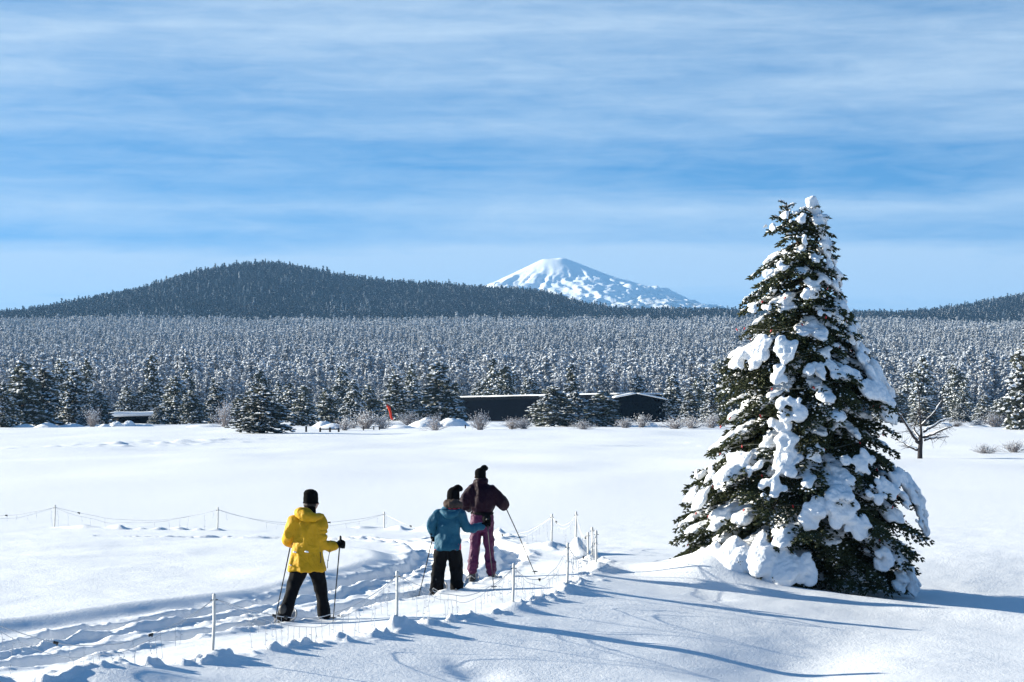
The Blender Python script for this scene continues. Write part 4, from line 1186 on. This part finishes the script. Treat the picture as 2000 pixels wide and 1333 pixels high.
# ------------------------------------------------------------------ fence of posts, cords and hanging icicle lights
def icicle_fence(name, label, pts, heights, sags, seed, lean=None, drops=True, dense=8.5, lights=1.0):
    g = np.random.default_rng(seed)
    p0 = pts[0]
    f = thing(name, label, 'fence', (p0[0], p0[1], g1(*p0)))
    o0 = np.array([p0[0], p0[1], g1(*p0)])
    tops = []
    for i, ((x, y), h) in enumerate(zip(pts, heights)):
        z = g1(x, y)
        ln = g.normal(0, .012, 2)
        top = np.array([x + ln[0] * 1.2 + (.012 if i else 0), y + ln[1], z + h]) - o0
        if h > .12:
            mb = MB(); mb.tube([np.array([x, y, z - .25]) - o0, top - [0, 0, h * .5], top], .0165, 8)
            mb.tube([top - [0, 0, .035], top + [0, 0, .004]], .0195, 8, m=0)
            po = link('post', mb.mesh('post', [M['post']], True), f)
            mb = MB(); mb.tube([top - [.035, 0, .05], top + [.035, 0, -.045]], .006, 5); link('hook', mb.mesh('hook', [M['plug']], True), po)
        tops.append(top - [0, 0, .035])
    for i in range(len(pts) - 1):
        a, b = tops[i], tops[i + 1]; L_ = np.linalg.norm(b - a); sag = sags[i]
        t = np.linspace(0, 1, 34); sh = g.uniform(.85, 1.2)
        def line(s_, sk, amp):
            c = 4 * (t ** sk) * (1 - t ** sk)
            P = a + (b - a) * t[:, None]; P[:, 2] -= s_ * c + amp * (vn(t * 9, t * 0, seed + i * 3) + 1) * np.sin(t * math.pi)
            # never below the snow
            gz = G(P[:, 0] + o0[0], P[:, 1] + o0[1]) - o0[2]
            P[:, 2] = np.maximum(P[:, 2], gz + .03)
            return P
        C1 = line(sag, sh, .012); C2 = line(sag * g.uniform(1.05, 1.2) + .03, g.uniform(.8, 1.25), .03)
        mb = MB(); mb.tube(C1, .0045, 4, cap=False); link('cord', mb.mesh('cord', [M['cord']], True), f)
        mb = MB(); mb.tube(C2, .0032, 4, cap=False); link('cord', mb.mesh('cord', [M['cord']], True), f)
        for q in range(g.integers(1, 3)):
            k = g.integers(5, 28); mb = MB(); p = C1[k]; d = C1[k + 1] - p; d /= np.linalg.norm(d)
            mb.tube([p - d * .03, p + d * .012, p + d * .012 + [.0, 0, -.035]], [.016, .019, .01], 7); link('plug', mb.mesh('plug', [M['plug']], True), f)
        if not drops: continue
        mb = MB(); nd = int(L_ * dense * lights)
        for q in range(nd):
            u = (q + g.uniform(.2, .8)) / nd; src = C2 if g.uniform() < .7 else C1
            p = np.array([np.interp(u, t, src[:, c]) for c in range(3)])
            gz = g1(p[0] + o0[0], p[1] + o0[1]) - o0[2]
            if vn(np.array([u * 9]), np.array([i * 3.3]), seed)[0] < -.35: continue
            Ld = min(p[2] - gz - .005, g.choice([.14, .22, .32, .40]) * g.uniform(.8, 1.15))
            if Ld < .05: continue
            k = max(3, int(Ld / .055)); tt = np.linspace(0, 1, k)[:, None]
            D = p + np.array([0, 0, -Ld]) * tt + np.cumsum(g.normal(0, .008, (k, 3)), 0) * np.array([1, 1, .3])
            mb.tube(D, .0026, 3, cap=False)
            nb = k - 1
            dv = g.normal(0, 1, (nb, 3)); dv[:, 2] = np.abs(dv[:, 2]) * -.6 + .15; dv /= np.linalg.norm(dv, axis=1)[:, None]
            e = np.cross(dv, [.3, .2, 1]); e /= np.linalg.norm(e, axis=1)[:, None] + 1e-6; h = np.cross(dv, e)
            mb.octas(D[1:] + dv * .016, np.stack([dv * .017, e * .0055, h * .0055], 1))
        if mb.V: tag(link('icicle_lights', mb.mesh('icicle_lights', [M['cord']]), f), kind='stuff')
    return f
near_pts = [(-6.75, 21.3), (-4.98, 24.4)] + POSTS[:6]
hts = [.56, .56] + [(b - c) * W(a, b, .1)[1] / FPX * 1.0 for a, b, c in POST_PX] + [.46]
icicle_fence('post_fence', 'low fence of white posts, sagging cords and hanging icicle lights in front of the skiers', near_pts, hts, [.34, .34, .34, .30, .30, .26, .2], 5)
back_pts = [(-17.5, 58.6), (-13.9, 58.0), W(105, 1031), W(424, 1037), W(750, 1031), W(950, 1045), W(1077, 1067, .03), W(1123, 1075, .05), (POSTS[5][0] - .05, POSTS[5][1] + .35)]
icicle_fence('post_fence', 'low fence of posts and sagging cords far behind the skiers', back_pts, [.5, .5, .47, .45, .34, .05, .50, .48, .40], [.28, .24, .25, .24, .22, .2, .16, .16], 9, dense=5, lights=.8)

# ------------------------------------------------------------------ people
def v3(*a): return np.array(a, float)
def lerp_path(P, n):
    P = np.array(P, float); k = len(P); t = np.linspace(0, k - 1, n)
    out = np.stack([np.interp(t, np.arange(k), P[:, c]) for c in range(P.shape[1])], -1)
    for _ in range(2): out[1:-1] = .25 * out[:-2] + .5 * out[1:-1] + .25 * out[2:]
    return out
def limb(mb, pts, n=14, m=12, flat=1.0):
    """pts: (x, y, z, radius)"""
    q = lerp_path(pts, n); mb.tube(q[:, :3], q[:, 3], m, flat=flat)
def fist(mb, c, fwd, grip, side, s=1.0):
    """a closed hand round a pole: palm, four curled fingers of different length, thumb"""
    c = np.array(c, float); f = np.array(fwd, float); f /= np.linalg.norm(f)
    g_ = np.array(grip, float); g_ -= f * (g_ @ f); g_ /= np.linalg.norm(g_)
    o = np.cross(g_, f) * side
    mb.tube([c - f * .035 * s, c + f * .005 * s, c + f * .035 * s], np.array([.030, .038, .034]) * s, 10)
    for i, (a, l) in enumerate(((.030, .92), (.010, 1.0), (-.010, .95), (-.030, .8))):
        k = c + f * .036 * s + g_ * a * s + o * .022 * s
        mb.tube([k - o * .01 * s, k + f * .022 * l * s + o * .004 * s, k + f * .024 * l * s - o * .026 * s, k + f * .002 * s - o * .040 * l * s, k - f * .018 * l * s - o * .034 * s], np.array([.012, .0125, .012, .0115, .010]) * s, 7)
    t = c - f * .01 * s + g_ * .036 * s
    mb.tube([t, t + f * .022 * s + g_ * .012 * s - o * .012 * s, t + f * .040 * s + g_ * .004 * s - o * .034 * s], np.array([.014, .013, .010]) * s, 7)
def head(mb, c, face, s=1.0):
    c = np.array(c, float); f = np.array(face, float); f /= np.linalg.norm(f); r = np.cross(f, [0, 0, 1.0]); r /= np.linalg.norm(r); u = np.cross(r, f)
    mb.ball(c + u * .02 * s, np.array([.078, .085, .095]) * s, 14, 9)
    mb.ball(c + f * .028 * s - u * .05 * s, np.array([.056, .06, .062]) * s, 12, 7)
    mb.tube([c + f * .078 * s + u * .012 * s, c + f * .098 * s - u * .018 * s], np.array([.010, .016]) * s, 7)      # nose
    mb.tube([c + f * .080 * s - u * .050 * s - r * .022 * s, c + f * .087 * s - u * .050 * s, c + f * .080 * s - u * .050 * s + r * .022 * s], .009 * s, 6)  # mouth
    for q in (-1, 1):
        mb.ball(c + r * q * .080 * s - f * .01 * s - u * .005 * s, np.array([.014, .018, .03]) * s, 8, 5)
        mb.tube([c + f * .074 * s + r * q * .018 * s + u * .028 * s, c + f * .066 * s + r * q * .046 * s + u * .026 * s], .011 * s, 6)   # brow
def eyes(c, face, s, parent):
    c = np.array(c, float); f = np.array(face, float); f /= np.linalg.norm(f); r = np.cross(f, [0, 0, 1.0]); r /= np.linalg.norm(r); u = np.cross(r, f)
    for q in (-1, 1):
        mb = MB(); mb.ball(c + f * .074 * s + r * q * .030 * s + u * .008 * s, .011 * s, 8, 5); link('eye', mb.mesh('eye', [M['black']], True), parent)
def ski_pole(top, tip, label, m='pole', strap=True, bend=0.0):
    top = Vector(top); tip = Vector(tip); d = (tip - top); l = d.length; d.normalize()
    o = thing('ski_pole', label, 'ski pole', tuple(tip), 'ski poles of the three walkers')
    T = np.array(top - tip); D = np.array(d); n_ = np.cross(D, [0, 1.0, 0]); n_ /= np.linalg.norm(n_)
    mb = MB(); mb.tube([T + D * .10, T * .5 + n_ * bend, -D * .0], [.0085, .0075, .0055], 7); link('shaft', mb.mesh('shaft', [M[m]], True), o)
    mb = MB(); mb.tube([T - D * .035, T - D * .02, T + D * .05, T + D * .11], [.015, .017, .0135, .013], 9); link('grip', mb.mesh('grip', [M['plug']], True), o)
    mb = MB(); mb.loft([(0, 0, .055, .012, .012), (0, 0, .05, .040, .040), (0, 0, .042, .046, .046), (0, 0, .036, .012, .012)], 12); link('basket', mb.mesh('basket', [M['plug']], True), o)
    if strap:
        a = np.linspace(0, 2 * math.pi, 14); S = T - D * .01 + np.stack([.028 * (1 - np.cos(a)) + .03 * 0 * a, .01 * np.sin(a), -.055 + .055 * np.cos(a) + .03 * np.sin(a)], -1)
        mb = MB(); mb.tube(S, .005, 5, cap=False, flat=.5); link('strap', mb.mesh('strap', [M['plug']], True), o)
    return o
def snowshoe(parent, c, yaw, pitch=0.0, m='shoe', s=1.0):
    a = np.linspace(0, 2 * math.pi, 29); w = .10 * s; l = .30 * s
    x = np.cos(a) * w * (1 - .18 * np.sin(a) ** 2 + .1 * np.sin(a)); y = np.sin(a) * l
    z = .05 * np.clip((y - .15 * s) / (.15 * s), 0, 1) ** 2
    P = np.stack([x, y, z], -1)
    cp, sp__ = math.cos(pitch), math.sin(pitch)
    P = np.stack([P[:, 0], P[:, 1] * cp - P[:, 2] * sp__, P[:, 1] * sp__ + P[:, 2] * cp], -1)
    ca, sa = math.cos(yaw), math.sin(yaw)
    rotp = lambda Q: np.stack([Q[:, 0] * ca - Q[:, 1] * sa, Q[:, 0] * sa + Q[:, 1] * ca, Q[:, 2]], -1) + np.array(c)
    mb = MB(); mb.tube(rotp(P), .012, 6, cap=False)
    D = P[:-1] * .93; D2 = np.vstack([D, [[0, 0, 0]], D - [0, 0, .008], [[0, 0, -.008]]]); n = len(D)
    T = [[i, (i + 1) % n, n] for i in range(n)] + [[n + 1 + (i + 1) % n, n + 1 + i, 2 * n + 1] for i in range(n)]
    mb.add(rotp(D2), T)
    o = link('snowshoe', mb.mesh('snowshoe', [M[m]], False), parent)
    mb = MB(); q = rotp(np.array([[-.06, .03, .035], [0, .045, .085], [.06, .03, .035]])); mb.tube(q, .014, 6, flat=.6)
    q = rotp(np.array([[-.05, -.09, .03], [0, -.15, .075], [.05, -.09, .03]])); mb.tube(q, .012, 6, flat=.6)
    link('binding', mb.mesh('binding', [M['shoe']], True), o)
def boot(mb, ank, fwd, s=1.0):
    a = np.array(ank, float); f = np.array([fwd[0], fwd[1], 0.0]); f /= np.linalg.norm(f)
    mb.tube([a + [0, 0, .16 * s], a + [0, 0, .05 * s], a + f * .02 * s - [0, 0, .015 * s]], np.array([.058, .056, .052]) * s, 10)
    mb.tube([a - f * .05 * s - [0, 0, .03 * s], a + f * .06 * s - [0, 0, .03 * s], a + f * .16 * s - [0, 0, .042 * s], a + f * .20 * s - [0, 0, .045 * s]], np.array([.046, .052, .045, .034]) * s, 10, flat=.85)
VX = .014
def part(parent, nm, mb, m, voxel=VX, sm=4, wr=0.0, ws=(9, 9, 5), seed=1):
    return link(nm, remesh(mb, nm, M[m], voxel, sm, wr, ws, seed), parent)
def knit_hat(parent, c, r, top, pom=None, nm='hat'):
    c = np.array(c, float); mb = MB()
    k = [(c[0], c[1], c[2] - .055, r[0] * .98, r[1] * .98), (c[0], c[1], c[2], r[0], r[1]), (c[0], c[1], c[2] + .05, r[0] * .96, r[1] * .96)]
    top = np.array(top, float)
    for t, w in ((.3, .95), (.55, .86), (.75, .71), (.9, .48), (.98, .25), (1.0, .1)):
        q = c + np.array([0, 0, .05]) + (top - c - np.array([0, 0, .05])) * t; k.append((*q, r[0] * w, r[1] * w))
    mb.loft(k, 18)
    if pom is not None: limb(mb, [(*top - np.array([0, 0, .05]), .05), (*((top + np.array(pom)) / 2 + [0, 0, .012]), .048), (*pom, .038)], 8, 10)
    o = part(parent, nm, mb, 'knit', .009, 3, .003, (40, 40, 10))
    mb = MB(); th = np.linspace(0, 2 * math.pi, 21); mb.tube(np.stack([c[0] + np.cos(th) * (r[0] - .006), c[1] + np.sin(th) * (r[1] - .006), c[2] - .045 + 0 * th], -1), .013, 8, cap=False, flat=1.0)
    link('brim', mb.mesh('brim', [M['knit']], True), o)

ZF = -.06
# ---- yellow jacket
fx, fy = W(598, 1229, -.1)
k = 156.0 / (FPX / fy)
pe = thing('person', 'person in a yellow jacket, black trousers and black knit hat walking with two poles', 'person', (fx, fy, ZF)); pe.scale = (k, k, k)
def Wd(p): return (fx + p[0] * k, fy + p[1] * k, ZF + p[2] * k)
fwd = v3(.55, .83, 0)
Hc = v3(.055, .07, 1.55); face = v3(.92, .38, -.05)
RH, LH = v3(.405, .17, 1.005), v3(-.185, .34, 1.03)
mb = MB()
limb(mb, [(.02, .0, .84, .10), (.02, .01, 1.0, .11), (.02, .02, 1.25, .12), (.03, .03, 1.36, .07), (.045, .06, 1.46, .05), (*Hc, .06)], 18)
head(mb, Hc, face)
limb(mb, [(-.15, .0, 1.31, .06), (-.235, .04, 1.09, .045), (-.20, .22, 1.04, .036), (*LH, .03)])
limb(mb, [(.17, .02, 1.31, .06), (.155, .02, 1.03, .045), (.31, .13, .99, .036), (*RH, .03)])
limb(mb, [(-.06, 0, .80, .08), (-.17, -.08, .44, .06), (-.265, -.22, .09, .045)]); limb(mb, [(.11, .02, .80, .08), (.17, .13, .44, .06), (.215, .17, .09, .045)])
fist(mb, LH, (.3, .9, 0), (0, 0, 1), -1, .9); fist(mb, RH, (.8, .5, 0), (0, 0, 1), 1, .9)
part(pe, 'body', mb, 'skin', .012, 2); eyes(Hc, face, 1.0, pe)
mb = MB()
limb(mb, [(-.05, -.0, .84, .11), (-.085, -.02, .72, .118), (-.135, -.05, .56, .088), (-.18, -.10, .42, .076), (-.225, -.17, .25, .078), (-.262, -.22, .13, .084)], 18)
limb(mb, [(.09, .02, .84, .11), (.125, .05, .72, .115), (.155, .10, .56, .086), (.178, .14, .42, .074), (.198, .165, .25, .072), (.215, .175, .11, .078)], 18)
part(pe, 'trousers', mb, 'black', VX, 4, .010, (8, 8, 6), 2)
mb = MB()
mb.loft([(.005, .0, .685, .238, .175), (.005, .0, .70, .243, .18), (.007, .0, .78, .225, .168), (.012, .0, .92, .194, .15), (.018, .005, 1.05, .175, .136), (.022, .01, 1.18, .178, .136), (.025, .015, 1.28, .176, .128), (.028, .02, 1.345, .148, .108), (.032, .03, 1.40, .10, .086), (.04, .04, 1.44, .078, .078)], 22)
limb(mb, [(-.135, .0, 1.31, .082), (-.19, .0, 1.21, .082), (-.235, .03, 1.08, .074), (-.215, .18, 1.045, .064), (-.175, .31, 1.035, .055)], 14)
limb(mb, [(.165, .015, 1.30, .085), (.185, .01, 1.18, .085), (.165, .01, 1.05, .078), (.20, .05, 1.0, .07), (.28, .10, .99, .060), (.335, .14, .993, .055)], 16)
jk = part(pe, 'jacket', mb, 'yellow', .012, 3, .020, (9, 9, 3.6), 3)
mb = MB()
limb(mb, [(-.105, .03, 1.425, .045), (-.085, -.07, 1.42, .062), (-.01, -.135, 1.385, .070), (.08, -.13, 1.365, .062), (.155, -.07, 1.368, .05), (.195, .02, 1.372, .038)], 18, flat=1.0)
limb(mb, [(-.075, -.02, 1.455, .036), (-.01, -.06, 1.45, .04), (.06, -.065, 1.42, .036)], 10)
hd = part(jk, 'hood', mb, 'yellow', .011, 4, .008, (11, 11, 8), 5)
mb = MB(); mb.tube([(.185, -.128, .93), (.196, -.12, .86), (.19, -.132, .80)], .006, 6); link('zipper', mb.mesh('zipper', [M['plug']], True), jk)
mb = MB(); mb.tube([(.30, .02, .955), (.278, .02, .86), (.268, .02, .80), (.262, .02, .72)], .0045, 5, cap=False); mb.ball((.272, .02, .82), .009, 6, 4); link('drawcord', mb.mesh('drawcord', [M['plug']], True), jk)
# flecks of snow stuck to the back of the jacket, on the pocket flaps
for (x, z, w, h) in ((-.135, .935, .022, .010), (.015, .94, .026, .011), (-.19, .77, .016, .008)):
    mb = MB(); mb.ball((x, -.163 + .5 * max(0, abs(x) - .1), z), (w, .014, h), 8, 5); mb.ball((x + w * .6, -.160 + .5 * max(0, abs(x) - .1), z - .006), (w * .6, .012, h * .8), 8, 5)
    link('snow_fleck', mb.mesh('snow_fleck', [M['clump']], True), jk)
mb = MB(); mb.tube([(.05, .01, 1.42), (.05, .04, 1.49)], [.075, .068], 12); part(pe, 'neck_warmer', mb, 'knit', .012, 2)
mb = MB(); mb.ball((.045, .045, 1.515), (.082, .08, .06), 12, 8); part(pe, 'hair', mb, 'hair', .012, 2, .004, (20, 20, 6))
knit_hat(pe, (.052, .075, 1.585), (.094, .104), (.047, .075, 1.71))
for nm, c, f, s_ in (('glove', LH, (.3, .9, 0), -1), ('glove', RH, (.8, .5, 0), 1)):
    mb = MB(); fist(mb, c, f, (0, 0, 1), s_, 1.2); f = v3(*f) / np.linalg.norm(f); mb.tube([c - f * .10, c - f * .03], [.046, .040], 10); part(pe, nm, mb, 'knit', .0075, 1)
mb = MB(); boot(mb, (-.27, -.23, .085), fwd); part(pe, 'boot', mb, 'boot', .011, 2)
mb = MB(); boot(mb, (.218, .18, .085), fwd); part(pe, 'boot', mb, 'boot', .011, 2)
snowshoe(pe, (-.28, -.20, .045), -.55, .38); snowshoe(pe, (.24, .22, .03), -.55, .05)
ski_pole(Wd(RH + v3(0.01, 0, .07)), (Wd((.345, .05, 0))[0], Wd((.345, -.12, 0))[1], g1(*Wd((.345, -.12, 0))[:2])), 'black ski pole in the right hand of the person in the yellow jacket')
tp = Wd((-.41, -.04, 0)); ski_pole(Wd(LH + v3(-.02, -.02, .05)), (tp[0], tp[1], g1(tp[0], tp[1])), 'black ski pole trailing at the left of the person in the yellow jacket')

# ---- teal jacket
fx, fy = W(871.7, 1169.6, -.1)
k = 135.0 / (FPX / fy)
pe = thing('person', 'person in a teal jacket with grey cowl scarf and black trousers', 'person', (fx, fy, ZF)); pe.scale = (k, k, k)
fx2, fy2, k2 = fx, fy, k
def Wd(p): return (fx2 + p[0] * k2, fy2 + p[1] * k2, ZF + p[2] * k2)
fwd = v3(.35, .93, 0); Hc = v3(.105, .06, 1.40); face = v3(.35, .93, -.1)
LH, RH = v3(-.195, .07, .855), v3(.575, .17, 1.03)
mb = MB()
limb(mb, [(.02, 0, .78, .095), (.03, 0, .95, .105), (.04, 0, 1.15, .12), (.07, .01, 1.25, .06), (.10, .04, 1.32, .045), (*Hc, .055)], 18)
head(mb, Hc, face, .95)
limb(mb, [(-.11, 0, 1.20, .052), (-.215, -.01, 1.02, .04), (-.20, .05, .90, .032), (*LH, .028)]); limb(mb, [(.215, 0, 1.19, .052), (.315, .02, .965, .04), (.48, .12, .99, .032), (*RH, .028)])
limb(mb, [(-.06, 0, .72, .07), (-.11, .04, .40, .06), (-.14, -.05, .09, .045)]); limb(mb, [(.11, 0, .72, .07), (.145, .07, .40, .06), (.15, .11, .09, .045)])
fist(mb, LH, (.1, .5, -.6), (0, .6, .6), -1, .85); fist(mb, RH, (.8, .5, .2), (0, 0, 1), 1, .85)
part(pe, 'body', mb, 'skin', .012, 2); eyes(Hc, face, .95, pe)
mb = MB()
limb(mb, [(-.03, 0, .76, .095), (-.07, .01, .64, .108), (-.10, .03, .50, .096), (-.115, .045, .38, .092), (-.135, .0, .22, .098), (-.145, -.045, .10, .092)], 18)
limb(mb, [(.075, 0, .76, .095), (.112, .02, .64, .108), (.135, .05, .50, .094), (.143, .07, .38, .088), (.15, .09, .22, .092), (.155, .11, .10, .092)], 18)
part(pe, 'trousers', mb, 'black', VX, 4, .013, (9, 9, 8), 4)
mb = MB()
mb.loft([(.022, 0, .675, .185, .155), (.022, 0, .69, .190, .16), (.022, 0, .78, .182, .152), (.026, 0, .90, .168, .138), (.034, 0, 1.02, .164, .132), (.04, .005, 1.12, .172, .13), (.045, .01, 1.20, .172, .122), (.055, .015, 1.255, .13, .10), (.075, .02, 1.30, .085, .08)], 22)
limb(mb, [(-.105, 0, 1.195, .072), (-.165, -.005, 1.12, .070), (-.215, -.01, 1.02, .064), (-.215, .02, .95, .056), (-.198, .05, .895, .050)], 14)
limb(mb, [(.20, 0, 1.185, .074), (.255, .01, 1.09, .072), (.312, .02, .975, .066), (.37, .05, .965, .060), (.44, .10, .985, .052), (.505, .135, 1.005, .047)], 16)
jk = part(pe, 'jacket', mb, 'teal', .012, 3, .019, (9, 9, 4.5), 6)
mb = MB(); limb(mb, [(-.075, .0, 1.225, .04), (-.03, -.10, 1.215, .05), (.05, -.15, 1.165, .055), (.13, -.12, 1.20, .05), (.185, -.04, 1.225, .04)], 16); mb.ball((.05, -.115, 1.195), (.12, .055, .05), 12, 7)
part(jk, 'hood', mb, 'teal', .011, 4, .008, (11, 11, 8), 7)
mb = MB(); th = np.linspace(R(150), R(400), 16); mb.tube(np.stack([.085 + .105 * np.cos(th), .02 + .10 * np.sin(th), 1.272 + 0 * th], -1), .02, 7); link('collar', mb.mesh('collar', [M['pink']], True), jk)
for sx in (-1, 1):
    mb = MB()
    x0 = .022 + sx * (.176 if sx > 0 else .180)
    th = np.linspace(-1.5, .6, 9); prof = []
    for z, r_, w in ((.672, .193, 1.0), (.70, .196, .95), (.75, .192, .7), (.80, .186, .42), (.84, .18, .12)):
        a = np.linspace(-.95 * w, .25 * w, 8); prof.append([(.022 + sx * r_ * math.cos(q), r_ * .83 * math.sin(q), z) for q in a] + [(.022 + sx * (r_ - .02) * math.cos(q), (r_ - .02) * .83 * math.sin(q), z) for q in a[::-1]])
    mb.grid(np.array(prof)); link('side_panel', mb.mesh('side_panel', [M['pink']], True), jk)
mb = MB(); limb(mb, [(.0, .03, 1.335, .052), (.02, -.05, 1.32, .054), (.10, -.075, 1.31, .054), (.175, -.04, 1.31, .052), (.20, .05, 1.31, .05), (.15, .12, 1.31, .05), (.06, .13, 1.32, .05), (.005, .08, 1.335, .05)], 20); mb.ball((.10, .02, 1.35), (.10, .10, .06), 12, 7)
part(pe, 'scarf', mb, 'scarf', .011, 2, .012, (16, 16, 14), 8)
mb = MB(); mb.ball((.105, .04, 1.37), (.088, .085, .075), 12, 8); part(pe, 'hair', mb, 'hair', .012, 2)
knit_hat(pe, (.10, .06, 1.445), (.092, .098), (.125, .06, 1.58), (.205, .06, 1.545))
for c, f, gp, s_ in ((LH, (.1, .5, -.6), (0, .6, .6), -1), (RH, (.8, .5, .2), (0, 0, 1), 1)):
    mb = MB(); fist(mb, c, f, gp, s_, 1.1); f = v3(*f) / np.linalg.norm(f); mb.tube([c - f * .085, c - f * .03], [.042, .037], 10); part(pe, 'glove', mb, 'knit', .0075, 1)
mb = MB(); boot(mb, (-.145, -.05, .085), fwd, .92); part(pe, 'boot', mb, 'boot', .011, 2)
mb = MB(); boot(mb, (.155, .115, .085), fwd, .92); part(pe, 'boot', mb, 'boot', .011, 2)
snowshoe(pe, (-.13, -.02, .05), -.35, .30); snowshoe(pe, (.18, .15, .03), -.3, .05)
tp = Wd((-.405, -.10, 0)); ski_pole(Wd(LH + v3(.012, 0, .05)), (tp[0], tp[1], g1(tp[0], tp[1])), 'black ski pole in the left hand of the person in the teal jacket')
tp = Wd((.69, -.10, 0)); ski_pole(Wd(RH + v3(.015, 0, .04)), (tp[0], tp[1], g1(tp[0], tp[1])), 'grey ski pole in the right hand of the person in the teal jacket', 'palepole')

# ---- plum suit
fx, fy = W(941.3, 1143.5, -.1)
k = 126.6 / (FPX / fy)
pe = thing('person', 'tall person in a dark plum jacket and purple trousers with a black bobble hat', 'person', (fx, fy, ZF)); pe.scale = (k, k, k)
fx3, fy3, k3 = fx, fy, k
def Wd(p): return (fx3 + p[0] * k3, fy3 + p[1] * k3, ZF + p[2] * k3)
fwd = v3(.12, .99, 0); Hc = v3(-.025, .06, 1.635); face = v3(.1, .99, -.15)
LH, RH = v3(-.13, .33, 1.16), v3(.335, .24, 1.17)
mb = MB()
limb(mb, [(.0, 0, .94, .09), (.0, 0, 1.1, .10), (.0, .01, 1.35, .13), (-.01, .02, 1.47, .06), (-.02, .04, 1.55, .048), (*Hc, .055)], 18)
head(mb, Hc, face)
limb(mb, [(-.18, 0, 1.42, .056), (-.27, .04, 1.21, .042), (-.19, .24, 1.15, .035), (*LH, .03)]); limb(mb, [(.17, 0, 1.42, .056), (.33, .04, 1.20, .042), (.335, .18, 1.17, .035), (*RH, .03)])
limb(mb, [(-.08, 0, .86, .07), (-.115, .03, .52, .06), (-.15, .0, .10, .045)]); limb(mb, [(.09, 0, .86, .07), (.105, .01, .50, .06), (.145, -.04, .10, .045)])
fist(mb, LH, (.2, .9, .1), (0, 0, 1), -1, .9); fist(mb, RH, (0, 1, 0), (-.3, 0, 1), 1, .9)
part(pe, 'body', mb, 'skin', .012, 2); eyes(Hc, face, 1.0, pe)
mb = MB()
mb.loft([(.0, 0, .80, .165, .12), (.0, 0, .90, .182, .138), (.0, 0, 1.0, .172, .128), (.0, 0, 1.10, .145, .112), (.0, 0, 1.14, .14, .11)], 20)
limb(mb, [(-.082, 0, .84, .098), (-.095, .01, .72, .088), (-.11, .03, .55, .074), (-.125, .025, .45, .070), (-.14, .01, .30, .074), (-.147, .0, .20, .066)], 20)
limb(mb, [(.085, 0, .84, .098), (.098, .005, .70, .086), (.108, .01, .52, .070), (.118, .0, .42, .072), (.135, -.02, .27, .078), (.145, -.035, .17, .070)], 20)
tr_ = part(pe, 'trousers', mb, 'purple', .012, 3, .015, (9, 9, 8), 9)
for P in ([(-.138, .012, .33), (-.147, .0, .20)], [(.132, -.015, .32), (.145, -.035, .18)]):
    P = np.array(P); q = np.linspace(0, 1, 9); c = P[0] + (P[1] - P[0]) * q[:, None]
    mb = MB(); mb.tube(c, .079 + .010 * np.abs(np.sin(q * 3.14 * 2.5)) - .012 * q, 14); part(pe, 'gaiter', mb, 'purple', .011, 2, .011, (14, 14, 20), 12)
mb = MB()
mb.loft([(.0, 0, 1.07, .142, .112), (.0, 0, 1.10, .152, .12), (.005, -.005, 1.16, .182, .148), (.01, -.005, 1.26, .200, .160), (.008, 0, 1.37, .206, .155), (.0, .005, 1.45, .196, .135), (-.008, .01, 1.50, .145, .105), (-.018, .02, 1.545, .098, .085)], 22)
limb(mb, [(-.165, .0, 1.42, .092), (-.225, .01, 1.33, .094), (-.265, .04, 1.22, .088), (-.225, .16, 1.16, .074), (-.16, .27, 1.155, .055)], 14)
limb(mb, [(.165, .0, 1.42, .092), (.245, .01, 1.33, .096), (.318, .04, 1.225, .092), (.338, .10, 1.185, .076), (.336, .19, 1.17, .052)], 14)
jk = part(pe, 'jacket', mb, 'plum', .012, 3, .020, (8, 8, 4.5), 10)
mb = MB(); th = np.linspace(0, 2 * math.pi, 19); mb.tube(np.stack([-.018 + .078 * np.cos(th), .03 + .08 * np.sin(th), 1.555 + .012 * np.cos(th)], -1), .040, 10, cap=False, flat=1.3); mb.ball((-.018, .03, 1.55), (.085, .085, .05), 12, 7)
part(jk, 'collar', mb, 'plum', .011, 3, .006, (12, 12, 9), 11)
mb = MB(); mb.ball((.075, -.125, .99), (.075, .06, .085), 14, 9); mb.tube([(-.16, 0, 1.075), (-.1, -.11, 1.07), (.02, -.135, 1.065), (.13, -.09, 1.07), (.16, 0, 1.075)], .02, 8, flat=1.3)
part(pe, 'hip_pack', mb, 'black', .011, 2, .006)
mb = MB(); mb.ball((-.02, .04, 1.60), (.082, .085, .07), 12, 8); part(pe, 'hair', mb, 'hair', .012, 2)
knit_hat(pe, (-.025, .055, 1.67), (.086, .094), (.0, .055, 1.775), (.06, .055, 1.765))
for c, f, gp, s_ in ((LH, (.2, .9, .1), (0, 0, 1), -1), (RH, (0, 1, 0), (-.3, 0, 1), 1)):
    mb = MB(); fist(mb, c, f, gp, s_, 1.15); f = v3(*f) / np.linalg.norm(f); mb.tube([c - f * .095, c - f * .03], [.044, .038], 10); part(pe, 'glove', mb, 'knit', .0075, 1)
mb = MB(); boot(mb, (-.152, .0, .085), fwd); part(pe, 'boot', mb, 'boot', .011, 2)
mb = MB(); boot(mb, (.147, -.04, .085), fwd); part(pe, 'boot', mb, 'boot', .011, 2)
snowshoe(pe, (-.155, .03, .045), -.1, .22); snowshoe(pe, (.15, .0, .035), -.15, .10)
tx, ty, tz = PX(1045, 1122)
ski_pole(Wd(RH + v3(0, .02, .05)), (tx, ty, tz), 'black ski pole planted out to the right by the tall person in plum', bend=.01)
